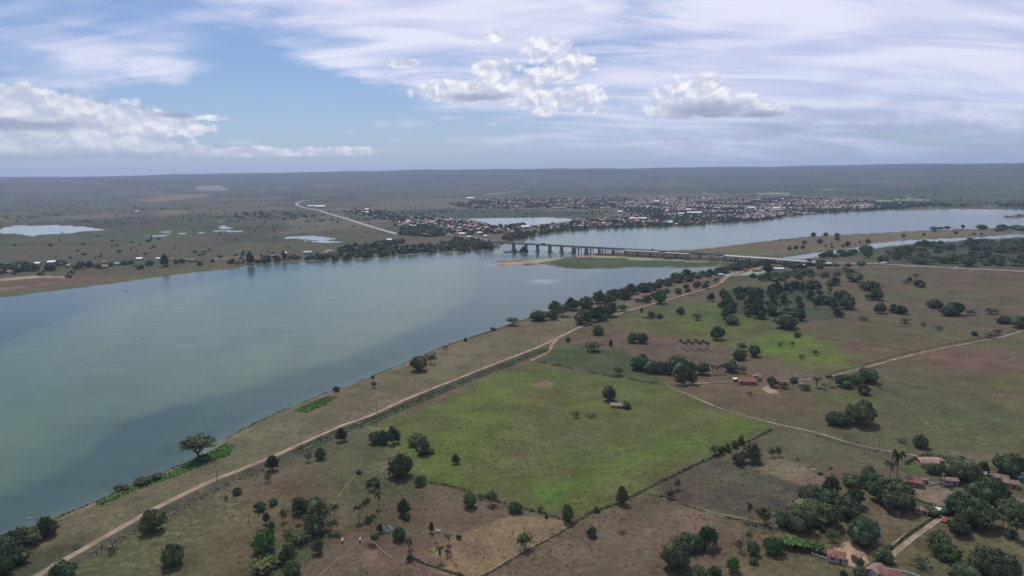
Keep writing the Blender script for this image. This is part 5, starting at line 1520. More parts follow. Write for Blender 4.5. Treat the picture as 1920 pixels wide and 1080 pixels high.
def hedge(pts, h, wd, mat, label, per_m=5.0, seed=1, name='hedgerow', leaf=0.28):
    r = np.random.default_rng(seed); P = np.array(smooth_line(W(pts), 5)); seg = np.hypot(*(P[1:] - P[:-1]).T); s = np.concatenate([[0], np.cumsum(seg)])
    n = int(min(s[-1] * per_m, 9000)); t = r.uniform(0, s[-1], n)
    # gaps: thin where the noise is low
    keep = vnoise(t / 5.0, np.zeros(n), seed) > 0.14
    t = t[keep]; n = len(t)
    hh = h * (0.35 + 1.1 * vnoise(t / 3.5, np.zeros(n) + 5, seed + 3))
    X = np.interp(t, s, P[:, 0]) + r.normal(0, wd * 0.35, n); Y = np.interp(t, s, P[:, 1]) + r.normal(0, wd * 0.35, n)
    Z = ZA(X, Y) + r.uniform(0, 1, n) ** 0.8 * hh
    # a low continuous inner strip holds the hedge together
    m_ = max(3, int(s[-1] / 5)); tt = np.linspace(0, s[-1], m_); cx = np.interp(tt, s, P[:, 0]); cy = np.interp(tt, s, P[:, 1]); gx_, gy_ = np.gradient(cx), np.gradient(cy); gl = np.hypot(gx_, gy_)
    nx_, ny_ = -gy_ / gl * wd * 0.28, gx_ / gl * wd * 0.28; cz = ZA(cx, cy); th_ = h * 0.4 * (0.6 + 0.8 * vnoise(tt / 4, tt * 0, seed))
    core = np.concatenate([np.stack([cx + nx_, cy + ny_, cz - 0.2], 1), np.stack([cx, cy, cz + th_], 1), np.stack([cx - nx_, cy - ny_, cz - 0.2], 1)])
    cq = [(k * m_ + i, k * m_ + i + 1, (k + 1) * m_ + i + 1, (k + 1) * m_ + i) for k in range(2) for i in range(m_ - 1)]
    a = r.normal(size=(n, 3)); a /= np.linalg.norm(a, axis=1)[:, None]; b = np.cross(a, r.normal(size=(n, 3))); b /= np.linalg.norm(b, axis=1)[:, None]
    sz = leaf * r.uniform(0.6, 1.5, n)[:, None]; a *= sz; b *= sz
    c_ = np.stack([X, Y, Z], 1); V = np.stack([c_ - a, c_ - b, c_ + a, c_ + b], 1).reshape(-1, 3)
    nv_ = len(V); V = np.concatenate([V, core]); q_ = np.concatenate([np.arange(4 * n).reshape(-1, 4), np.array(cq) + nv_]).astype(np.int32)
    me = bpy.data.meshes.new(name); me.vertices.add(len(V)); me.vertices.foreach_set('co', V.ravel())
    me.loops.add(q_.size); me.loops.foreach_set('vertex_index', q_.ravel()); me.polygons.add(len(q_)); me.polygons.foreach_set('loop_start', np.arange(0, q_.size, 4, dtype=np.int32))
    me.materials.append(MATS[mat]); me.update()
    o = bpy.data.objects.new(name, me); col.objects.link(o); tag(o, label, 'hedge')


hedge([(1008, 679), (1060, 689), (1130, 703), (1190, 713), (1252, 723)], 1.3, 1.3, 'mango_leaves', 'long dark hedge dividing the bright green field from the darker field above it', 10, 2)
hedge([(795, 904), (840, 911), (880, 922), (930, 940), (985, 955), (1040, 970), (1075, 984)], 0.9, 1.0, 'bush_leaves', 'straggling hedge along the lower left boundary of the green field', 12, 3)
hedge([(1075, 984), (1110, 962), (1165, 942), (1235, 907), (1290, 880), (1340, 857), (1400, 830), (1448, 806)], 0.9, 1.0, 'bush_leaves', 'straggling hedge along the lower right boundary of the green field', 10, 4)
hedge([(1075, 986), (1040, 1006), (990, 1033), (940, 1062), (890, 1090)], 0.5, 0.7, 'dry_twigs', 'dry brush line along the right side of the tan crop field', 12, 5)
hedge([(770, 1046), (800, 1060), (850, 1075), (880, 1088)], 0.7, 0.7, 'bush_leaves', 'thin hedge along the lower left side of the tan crop field', 12, 6)
hedge([(1215, 927), (1255, 937), (1300, 953), (1360, 970), (1420, 984)], 0.6, 0.9, 'bush_leaves', 'weedy bank beside the footpath under the ploughed plot', 10, 7)
hedge([(1697, 872), (1715, 862), (1740, 855), (1765, 859), (1780, 868)], 1.3, 1.0, 'mango_leaves', 'curved dark hedge around the garden of the arched roof shed', 16, 8)
hedge([(1716, 938), (1740, 947), (1768, 958)], 1.2, 1.0, 'mango_leaves', 'dark hedge along the lower side of the bare yard', 16, 9)
hedge([(560, 848), (640, 812), (700, 791), (760, 763), (850, 726), (930, 694), (1000, 667), (1028, 657)], 1.3, 4.0, 'bush_leaves', 'weedy embankment scrub along the right side of the dirt road', 18, 10)
hedge([(170, 1045), (262, 994), (330, 958), (420, 915), (500, 880)], 0.5, 3.0, 'dry_twigs', 'dry brush on the slope below the lower dirt road', 8, 11)
hedge([(100, 975), (175, 943), (240, 915), (300, 889), (345, 868)], 0.6, 1.0, 'bush_leaves', 'ragged weeds on the shore left of the wide spreading tree', 8, 12)
hedge([(400, 838), (475, 794), (560, 758), (640, 724), (735, 690), (830, 650), (920, 622), (1000, 594)], 0.8, 1.0, 'bush_leaves', 'ragged weeds on the shore right of the wide spreading tree', 6, 13)
hedge([(1530, 817), (1600, 838), (1680, 855)], 0.3, 0.7, 'dry_twigs', 'dry grass verge along the pale farm track on the right', 6, 14)
hedge([(1560, 700), (1650, 676), (1730, 656), (1800, 642), (1880, 626), (1930, 615)], 0.8, 1.2, 'bush_leaves', 'dark verge along the upper side of the far right track', 4, 15)
hedge([(1668, 1032), (1700, 1005), (1735, 982), (1760, 966)], 0.7, 0.6, 'bush_leaves', 'thin hedge on the upper side of the farm lane', 10, 16)


def rock():
    r = np.random.default_rng(5); V = []; Fc = []; nu, nv = 16, 9
    for i in range(nv + 1):
        th = math.pi * 0.5 * i / nv
        for j in range(nu):
            f = 2 * math.pi * j / nu; q = 1 + 0.16 * math.sin(2 * f + 1) + 0.12 * math.sin(5 * f + i) + r.normal() * 0.05
            V.append((2.6 * q * math.sin(th) * math.cos(f), 2.0 * q * math.sin(th) * math.sin(f), 2.5 * q * math.cos(th) - 0.2))
    for i in range(nv):
        for j in range(nu): Fc.append((i * nu + j, (i + 1) * nu + j, (i + 1) * nu + (j + 1) % nu, i * nu + (j + 1) % nu))
    x, y = G(724, 996); o = bpy.data.objects.new('boulder', mesh_from('boulder', V, Fc, 'rock')); col.objects.link(o); o.location = (x, y, ZS(x, y))
    tag(o, 'pale grey boulder between the palm and the round little tree in the foreground', 'rock')


rock()


# utility poles
def pole_me(h):
    V = []; Fc = []; tube(V, Fc, (0, 0, -0.5), (0, 0, h), 0.17, 0.11, 7); return mesh_from('pole', V, Fc, 'pole_wood')


PM = pole_me(8.5); ARM = box_me('crossarm', 'pole_wood', (-0.9, 0.9, -0.06, 0.06, 7.9, 8.05)); INS = box_me('insulator', 'grey_roof', (-0.05, 0.05, -0.05, 0.05, 8.05, 8.25))
for px, py, dh, lab in [(407, 903, 0, 'utility pole on the river side of the dirt road at the bright shore weeds'), (565, 838, 0, 'utility pole by the pale scraped path above the dirt road'), (707, 778, 0, 'utility pole by the road above the dug out pink soil'),
                    (807, 732, 0, 'utility pole by the road below the dense bank tree pair'), (903, 692, 0, 'utility pole by the road between bank trees and farm branch'), (972, 664, 0, 'utility pole by the road left of the farm branch'),
                    (1010, 646, 0, 'utility pole by the road right above the farm branch'), (1432, 789, 0, 'utility pole on the pale track at the right tip of the green field'), (1648, 842, 0, 'utility pole on the pale track left of the single ragged tree'),
                    (1216, 720, 0, 'utility pole on the long dark hedge left of the grove tail'), (1227, 751, 0, 'utility pole inside the green field right of the pink roofed shed'), (1340, 764, 0, 'utility pole on the bend of the pale track'),
                    (1231, 566, 0, 'tall pole behind the road right of the riverside house')]:
    x, y = G(px, py); o = empty('utility_pole', (x, y, ZS(x, y)), rng.uniform(-0.4, 0.4)); tag(o, lab, 'pole', 'utility poles along the tracks')
    part('pole', PM, o); part('crossarm', ARM, o)
    for k in (-0.8, 0.0, 0.8): part('insulator', INS, o, (k, 0, 0))
V = []; Fc = []; tube(V, Fc, (0, 0, -0.4), (0.3, 0, 4.2), 0.2, 0.08, 6); tube(V, Fc, (0.15, 0, 2.5), (-0.7, 0.3, 4.0), 0.09, 0.03, 5); tube(V, Fc, (0.2, 0, 3.0), (1.0, -0.2, 4.3), 0.07, 0.03, 5)
x, y = G(467, 980); o = bpy.data.objects.new('dead_tree', mesh_from('dead_tree', V, Fc, 'bark')); col.objects.link(o); o.location = (x, y, ZS(x, y)); tag(o, 'leafless dead trunk standing left of the small dark foreground trees', 'dead tree')


# ------------------------------------------------------------------ bridge
def interp_poly(x, pts):
    return float(np.interp(x, [p[0] for p in pts], [p[1] for p in pts]))


DECK = [(900, 452), (938, 454.2), (994, 457.2), (1075, 462), (1173, 467.3), (1236, 470), (1297, 474), (1339, 477), (1400, 481), (1490, 487.5), (1561, 492.5)]
BA = np.array(G(900, 465.5)); BB = np.array(G(1561, 496.5)); BL = np.linalg.norm(BB - BA); BU = (BB - BA) / BL; BN = np.array([BU[1], -BU[0]])
if BN[1] > 0: BN = -BN                      # towards the camera


def deck_z(t):
    x, y = BA + BU * t
    z = 8.0
    for _ in range(12):
        px, py = proj(x, y, z); ty = interp_poly(px, DECK); dp = depth_of(x, y, z); z += (py - ty) * dp / F
    return z


TS = np.linspace(0, BL, 25); DZ = np.array([deck_z(t) for t in TS])
kz = np.polyfit(TS, DZ, 3); DZ = np.polyval(kz, TS)
print('deck heights', DZ[:3], DZ[-3:], 'length', BL)


def t_at_px(px):
    lo, hi = 0, BL
    for _ in range(40):
        mi = (lo + hi) / 2; x, y = BA + BU * mi
        if proj(x, y, 5)[0] < px: lo = mi
        else: hi = mi
    return (lo + hi) / 2


def deck_strip(name, ts, off0, off1, top, thick, mat, zf):
    V = []; Fc = []
    for t in ts:
        c0 = BA + BU * t
        z = zf(t) + top
        for off, zz in ((off0, z), (off1, z), (off1, z - thick), (off0, z - thick)):
            p = c0 + BN * off; V.append((p[0], p[1], zz))
    for i in range(len(ts) - 1):
        for k in range(4): Fc.append((4 * i + k, 4 * i + 4 + k, 4 * i + 4 + (k + 1) % 4, 4 * i + (k + 1) % 4))
    e = 4 * (len(ts) - 1); Fc += [(0, 1, 2, 3), (e + 3, e + 2, e + 1, e)]
    return mesh_from(name, V, Fc, mat)


zf = lambda t: float(np.interp(t, TS, DZ))
BR = empty('road_bridge', (0, 0, 0)); tag(BR, 'long dark road bridge on piers crossing the river to the town', 'bridge')
allt = np.linspace(0, BL, 60)
part('deck', deck_strip('deck', allt, -4.6, 4.6, 0.0, 1.7, 'old_concrete', zf), BR)
part('roadway', deck_strip('roadway', allt, -3.9, 3.9, 0.05, 0.04, 'asphalt', zf), BR)
for s_ in (-1, 1): part('parapet', deck_strip('parapet', allt, s_ * 4.5 - 0.15, s_ * 4.5 + 0.15, 0.95, 0.90, 'old_concrete', zf), BR)
TH = math.atan2(BU[1], BU[0])
piers = [963, 986, 1008, 1031, 1053, 1075, 1099, 1124, 1149, 1174] + [1174 + 23 * k for k in range(1, 17)]
for px in piers:
    t = t_at_px(px); c0 = BA + BU * t; h = zf(t) - 1.7
    if h < 1.0: continue
    V = []; Fc = []; box(V, Fc, -1.5, 1.5, -4.2, 4.2, -3.5, h + 0.02); p = part('pier', mesh_from('pier', V, Fc, 'old_concrete'), BR, (c0[0], c0[1], 0), TH)
    V = []; Fc = []; box(V, Fc, -3.0, 3.0, -5.6, 5.6, -3.5, 1.3, 0.9); part('footing', mesh_from('footing', V, Fc, 'old_concrete'), p)
# second carriageway, half built, on the near side
UB = empty('unfinished_bridge', (0, 0, 0)); tag(UB, 'unfinished pale concrete carriageway and columns beside the old bridge', 'bridge')
O0, O1 = 7.0, 21.0
t0 = t_at_px(1362); ts = np.linspace(t0, BL, 26)
part('deck', deck_strip('deck', ts, O0, O1, 1.3, 1.3, 'new_concrete', zf), UB)
part('parapet', deck_strip('parapet', ts, O0, O0 + 0.3, 2.2, 0.89, 'new_concrete', zf), UB)
for a_, b_ in ((1176, 1240), (1252, 1296)):
    part('beam', deck_strip('beam', np.linspace(t_at_px(a_), t_at_px(b_), 8), O0 + 1, O1 - 1, 0.0, 1.0, 'cream_concrete', zf), UB)
px = 1082.0; rr_ = random.Random(4)
while px < 1555:
    gap = any(abs(px - q) < 3.4 for q in piers[:10]) and px < 1174
    t = t_at_px(px); c0 = BA + BU * t; h = zf(t) - 1.0 - (0.02 if px > 1362 else 1.2)
    m_ = 'old_concrete' if px < 1130 else ('cream_concrete' if px < 1350 else 'new_concrete')
    if not gap and h > 1.0 and not (1300 < px < 1362 and rr_.random() < 0.5):
        for off in (O0 + 1.6, O1 - 1.6):
            V = []; Fc = []; tube(V, Fc, (0, 0, -2.5), (0, 0, h), 0.7, 0.7, 8); p_ = c0 + BN * off
            part('column', mesh_from('column', V, Fc, m_), UB, (p_[0], p_[1], 0))
        V = []; Fc = []; box(V, Fc, -0.8, 0.8, -(O1 - O0) / 2, (O1 - O0) / 2, h - 0.02, h + 1.0); p_ = c0 + BN * (O0 + O1) / 2
        part('crossbeam', mesh_from('crossbeam', V, Fc, m_), UB, (p_[0], p_[1], 0), TH)
    px += 5.6 if px < 1350 else 7.0
# old piles in the water
for q, px in enumerate((1036, 1039.5, 1043, 1057, 1060, 1063, 1066.5, 1070)):
    x, y = G(px, 475.5 + (q % 3)); V = []; Fc = []; h = 3.6 if q > 2 else 2.4; tube(V, Fc, (0, 0, -3), (0.1, 0, h), 0.55, 0.5, 6)
    o = bpy.data.objects.new('old_pile', mesh_from('old_pile', V, Fc, 'timber')); col.objects.link(o); o.location = (x, y, 0)
    tag(o, ORD[q] + ' dark pile from the left sticking out of the water beside the bridge piers', 'pile', 'old piles in the river')
# dredging barge
x, y = G(967, 472.5, WATER_Z); BG = empty('work_barge', (x, y, WATER_Z), 0.05); tag(BG, 'dark work barge with crane masts moored left of the first bridge piers', 'barge')
V = []; Fc = []; box(V, Fc, -24, 6, -4, 4, -0.8, 1.4); box(V, Fc, 6, 24, -5, 5, -0.8, 2.2); part('hull', mesh_from('hull', V, Fc, 'rust_hull'), BG)
part('deckhouse', box_me('deckhouse', 'dark_steel', (12, 22, -4, 4, 2.2, 10.5), (8, 13, -3, 3, 2.2, 6)), BG)
V = []; Fc = []; tube(V, Fc, (-4, 0, 1), (-4, 0, 11), 0.5, 0.3, 6); tube(V, Fc, (-1, 0, 1), (4, 0, 10.5), 0.5, 0.3, 6); tube(V, Fc, (-4, 0, 10.5), (3, 0, 4), 0.25, 0.25, 5); tube(V, Fc, (-12, 0, 1), (-17, 0, 5), 0.4, 0.3, 5)
part('crane', mesh_from('crane', V, Fc, 'dark_steel'), BG)
part('winch_house', box_me('winch_house', 'dark_steel', (-3, 2, -2.5, 2.5, 1.4, 4.5)), BG)


def boat(px, py, L, deg, label, mat='vehicle_white'):
    x, y = G(px, py, WATER_Z); V = []; Fc = []
    secs = [(-0.5, 0.30, 0.0), (-0.25, 0.42, 0), (0.1, 0.42, 0), (0.35, 0.26, 0.04), (0.5, 0.02, 0.12)]
    for sx, w, up in secs:
        V += [(sx * L, -w * L * 0.32, 0.45 + up * L * 0.4), (sx * L, -w * L * 0.16, -0.1), (sx * L, w * L * 0.16, -0.1), (sx * L, w * L * 0.32, 0.45 + up * L * 0.4)]
    for i in range(4):
        for k in range(3): Fc.append((4 * i + k, 4 * i + 4 + k, 4 * i + 5 + k, 4 * i + 1 + k))
    Fc.append((0, 1, 2, 3))
    o = empty('rowing_boat', (x, y, WATER_Z), math.radians(deg)); tag(o, label, 'boat'); part('hull', mesh_from('hull', V, Fc, mat), o)
    part('thwart', box_me('thwart', 'timber', (-0.05 * L, 0.03 * L, -0.12 * L, 0.12 * L, 0.25, 0.33)), o)


boat(55, 973, 2.2, 20, 'small white boat on the water in the lower left near the shore')
boat(579, 487, 6, 5, 'white boat moored at the far bank below the long white roof')
boat(712, 484, 6, 10, 'pale boat at the far bank below the dense riverside wood')
boat(238, 545, 7, -10, 'pale boat with foam off the left far bank')


# ------------------------------------------------------------------ vehicles
def vehicle(x, y, z, rz, body, label, truck=False, cat='car'):
    o = empty('parked_car' if not truck else 'truck', (x, y, z), rz); tag(o, label, cat)
    L, Wd = (4.2, 1.75) if not truck else (9.0, 2.4)
    V = []; Fc = []
    if not truck:
        prof = [(-2.1, 0.35), (-2.1, 0.85), (-1.5, 0.95), (-1.0, 1.45), (0.5, 1.45), (1.1, 0.95), (2.0, 0.8), (2.1, 0.35)]
    else:
        prof = [(-4.5, 0.6), (-4.5, 3.1), (2.3, 3.1), (2.35, 1.2), (2.6, 1.2), (2.7, 2.7), (3.9, 2.7), (4.4, 1.7), (4.5, 0.6)]
    n = len(prof)
    for s_ in (-1, 1): V += [(a, s_ * Wd / 2, b) for a, b in prof]
    Fc.append(tuple(range(n))[::-1] if False else tuple(range(n))); Fc.append(tuple(range(n, 2 * n))[::-1])
    for k in range(n): Fc.append((k, k + n, (k + 1) % n + n, (k + 1) % n))
    part('body', mesh_from('body', V, Fc, body), o)
    V = []; Fc = []
    if truck: box(V, Fc, 3.0, 4.35, -1.0, 1.0, 1.8, 2.5)
    else: box(V, Fc, -1.15, 0.85, -0.89, 0.89, 1.0, 1.36, 0.9)
    part('window', mesh_from('window', V, Fc, 'glass_dark'), o)
    for wx in ((-1.3, 1.3) if not truck else (-3.2, 3.3)):
        for s_ in (-1, 1):
            V = []; Fc = []; tube(V, Fc, (wx, s_ * (Wd / 2 - 0.12), 0.35), (wx, s_ * (Wd / 2 + 0.04), 0.35), 0.35, 0.35, 10); part('wheel', mesh_from('wheel', V, Fc, 'rubber'), o)


def on_ground(px, py, deg, body, label, truck=False, cat='car', up=0.0):
    x, y = G(px, py); vehicle(x, y, ZS(x, y) + up, math.radians(deg), body, label, truck, cat)


on_ground(1773, 979, 35, 'vehicle_red', 'red car parked at the upper end of the farm lane')
on_ground(1793, 503.5, 175, 'vehicle_white', 'white car on the highway near the right edge', False, 'car', 0.8)
on_ground(1657, 495.3, 175, 'vehicle_white', 'white truck on the highway right of the bridge', True, 'truck', 0.8)
on_ground(704, 428.5, 150, 'vehicle_white', 'white truck on the pale highway running to the north', True, 'truck', 1.4)
on_ground(1397, 509, 20, 'vehicle_red', 'dull red truck on the bright construction yard', True, 'truck', 0.3)
for px, off, body, lab, tr in [(1020, 2, 'vehicle_dark', 'dark truck on the bridge above the third pier', True), (1226, -2, 'vehicle_dark', 'dark truck on the bridge over the sandy spit', True), (1231, 2, 'vehicle_white', 'white truck on the bridge right beside a dark truck', True), (1128, -2, 'vehicle_dark', 'dark car on the bridge between the half built columns', False)]:
    t = t_at_px(px); p = BA + BU * t + BN * off; vehicle(p[0], p[1], zf(t) + 0.06, TH, body, lab, tr, 'truck' if tr else 'car')


# cattle, seen as a few pixels
def cow_me():
    V = []; Fc = []; tube(V, Fc, (-0.9, 0, 1.0), (0, 0, 0.95), 0.36, 0.42, 8); tube(V, Fc, (0, 0, 0.95), (0.8, 0, 1.05), 0.42, 0.32, 8); tube(V, Fc, (0.75, 0, 1.15), (1.25, 0, 1.35), 0.2, 0.16, 6); tube(V, Fc, (1.2, 0, 1.4), (1.6, 0, 1.15), 0.15, 0.09, 6)
    for lx in (-0.75, 0.65):
        for s_ in (-1, 1): tube(V, Fc, (lx, s_ * 0.22, 0), (lx, s_ * 0.22, 0.9), 0.07, 0.13, 5)
    return mesh_from('cow', V, Fc, 'cow_hide')


CM = cow_me()
for px, py, lab in [(1525, 884, 'white cow on the bare ground right of the pink soil'), (590, 993, 'white cow beside the foreground palm cluster'), (821, 999, 'white cow beside the narrow upright bush'), (642, 1017, 'pale cow left end of the footpath fork'), (675, 1016, 'pale cow on the footpath left of the palm')]:
    x, y = G(px, py); o = bpy.data.objects.new('cow', CM); col.objects.link(o); o.location = (x, y, ZS(x, y)); o.rotation_euler = (0, 0, rng.random() * 6); tag(o, lab, 'cow', 'cattle on the pasture')

# ------------------------------------------------------------------ the far bank: hamlet, town, warehouses
simple_mat('town_wall', (0.28, 0.255, 0.24), 0.9, 0.2, 1.5, 0.3)
simple_mat('town_red_roof', (0.30, 0.145, 0.115), 0.9, 0.3, 1.2, 0.3); simple_mat('town_pink_roof', (0.32, 0.23, 0.20), 0.9, 0.3, 1.2, 0.3); simple_mat('town_grey_roof', (0.33, 0.31, 0.31), 0.9, 0.2, 1.0, 0.3)
ROOFS = ['town_red_roof', 'town_pink_roof', 'town_grey_roof', 'white_roof']
WALLS = ['town_wall', 'ochre_wall', 'brick_wall']


def far_house_me(rm, wm, L=10, Wd=8, zh=3.6, rise=2.0):
    a, b, ov = L / 2, Wd / 2, 0.5
    V = [(-a, -b, -1.5), (a, -b, -1.5), (a, b, -1.5), (-a, b, -1.5), (-a, -b, zh), (a, -b, zh), (a, b, zh), (-a, b, zh), (-a, 0, zh + rise), (a, 0, zh + rise)]
    Fc = [(0, 1, 5, 4), (1, 2, 6, 9, 5), (2, 3, 7, 6), (3, 0, 4, 8, 7)]
    k = len(V); z2 = zh - 0.25
    V += [(-a - ov, -b - ov, z2), (a + ov, -b - ov, z2), (a + ov, b + ov, z2), (-a - ov, b + ov, z2), (-a - ov, 0, zh + rise + 0.1), (a + ov, 0, zh + rise + 0.1)]
    Fc += [(k, k + 1, k + 5, k + 4), (k + 2, k + 3, k + 4, k + 5)]
    return mesh_from('house', V, Fc, [wm, rm], [0, 0, 0, 0, 1, 1])


FH = {(r_, w_): far_house_me(r_, w_) for r_ in ROOFS for w_ in WALLS}


def far_house(x, y, z, s, rz, r_, w_, label, group, name='town_house', sz=None, cat='house'):
    o = bpy.data.objects.new(name, FH[(r_, w_)]); col.objects.link(o); o.location = (x, y, z); o.rotation_euler = (0, 0, rz)
    o.scale = (s, s, s * 0.95) if sz is None else sz
    tag(o, label, cat, group); return o


RW = {'town_red_roof': 'red roofed', 'town_pink_roof': 'pink roofed', 'town_grey_roof': 'grey roofed', 'white_roof': 'white roofed'}
HAM = [(20, 512, 'town_red_roof'), (71, 497, 'white_roof'), (98, 495, 'white_roof'), (93, 507, 'white_roof'), (130, 500, 'town_grey_roof'), (196, 494, 'town_pink_roof'), (197, 503, 'town_pink_roof'), (222, 497, 'town_grey_roof'), (262, 488, 'white_roof'), (298, 487, 'white_roof'),
       (305, 490, 'town_red_roof'), (325, 488, 'town_red_roof'), (349, 489, 'town_pink_roof'), (362, 491, 'town_pink_roof'), (514, 482, 'town_pink_roof'), (533, 477, 'white_roof'), (610, 476, 'town_grey_roof'), (618, 474, 'town_pink_roof'), (672, 470, 'town_red_roof'),
       (730, 452, 'white_roof'), (798, 442, 'town_red_roof'), (805, 443, 'town_red_roof'), (842, 443, 'town_red_roof'), (822, 437, 'white_roof'), (829, 436, 'white_roof'), (881, 446, 'white_roof'), (911, 444, 'white_roof'), (777, 426, 'white_roof')]
for q, (px, py, r_) in enumerate(sorted(HAM)):
    x, y = G(px, py); L = rng.uniform(0.8, 1.3)
    far_house(x, y, ZS(x, y), L, rng.uniform(-0.5, 0.5), r_, rng.choice(WALLS), ORD[q] + ' house from the left along the far bank, ' + RW[r_], 'houses along the far bank', 'bank_house')
BIG = [(577, 477, 14, 5, 5, 'long white roof by the water on the far left bank'), (600, 391, 42, 16, 9, 'big white roofed depot beside the curve of the north highway'), (583, 389, 30, 12, 7, 'grey white depot left of the big white roofed one'),
       (688, 396, 16, 12, 6, 'white roofed hall on the rise right of the north highway'), (685, 400, 26, 10, 5, 'long pale hall under the white hall on the rise'), (882, 374, 40, 18, 10, 'bright white hall behind the upper left of the town'), (1231, 382, 22, 12, 8, 'white hall in the upper part of the town'),
       (1291, 396, 20, 10, 8, 'white roofed hall in the middle of the town left of the longest one'), (1302, 403, 46, 12, 9, 'longest white hall near the town waterfront'), (1277, 404, 20, 9, 7, 'white hall just left of the longest one by the waterfront'), (1162, 400, 16, 10, 7, 'small bright hall right of the green marsh'),
       (1186, 413, 20, 10, 7, 'bright hall above the town waterfront right of the lagoon'), (1204, 413, 26, 10, 7, 'second bright hall above the waterfront right of the lagoon'), (1408, 392, 30, 9, 7, 'white hall in the right half of the town'), (1456, 393, 24, 10, 8, 'bright white hall near the right waterfront'),
       (1512, 386, 34, 9, 8, 'red roofed hall in the right part of the town'), (985, 428, 22, 10, 6, 'dark walled pale hall below the town lagoon'), (122, 361, 34, 12, 6, 'left white farm building on the far left plateau'), (188, 363, 34, 12, 6, 'right white farm building on the far left plateau'),
       (257, 400, 14, 8, 5, 'lone white farmhouse on the left plain under the plateau'), (1048, 392, 50, 9, 6, 'long orange roofed block above the green marsh')]
for px, py, L, Wd, h, lab in BIG:
    x, y = G(px, py); z = ZS(x, y)
    far_house(x, y, z, 1, rng.uniform(-0.12, 0.12) - math.atan2(x, y), 'town_red_roof' if 'red' in lab else ('town_pink_roof' if 'orange' in lab else 'white_roof'), 'town_wall', lab, None, 'warehouse', (L / 10, Wd / 8, h / 4), 'warehouse')
TOWN = [  # outline, spacing
    ([(1195, 424), (1180, 402), (1150, 386), (1200, 376), (1320, 372), (1400, 378), (1470, 374), (1600, 377), (1640, 382), (1622, 394), (1530, 400), (1462, 406), (1430, 412), (1331, 419), (1280, 422)], 16.5, 1.0),
    ([(900, 384), (900, 376), (1000, 372), (1150, 372), (1200, 378), (1180, 390), (1100, 393), (1030, 391), (960, 390)], 23, 0.8),
    ([(1000, 426), (1060, 418), (1090, 412), (1180, 408), (1195, 424), (1110, 428), (1070, 431), (1020, 434)], 18, 0.45),
    ([(740, 424), (745, 410), (800, 409), (860, 413), (900, 420), (925, 424), (990, 427), (960, 438), (880, 442), (830, 436), (790, 428)], 17, 0.75),
    ([(640, 398), (720, 396), (760, 408), (745, 420), (700, 408)], 26, 0.45),
    ([(840, 384), (900, 378), (960, 384), (960, 392), (880, 392)], 26, 0.6),
    ([(1640, 384), (1700, 382), (1690, 388), (1640, 392)], 30, 0.4)]


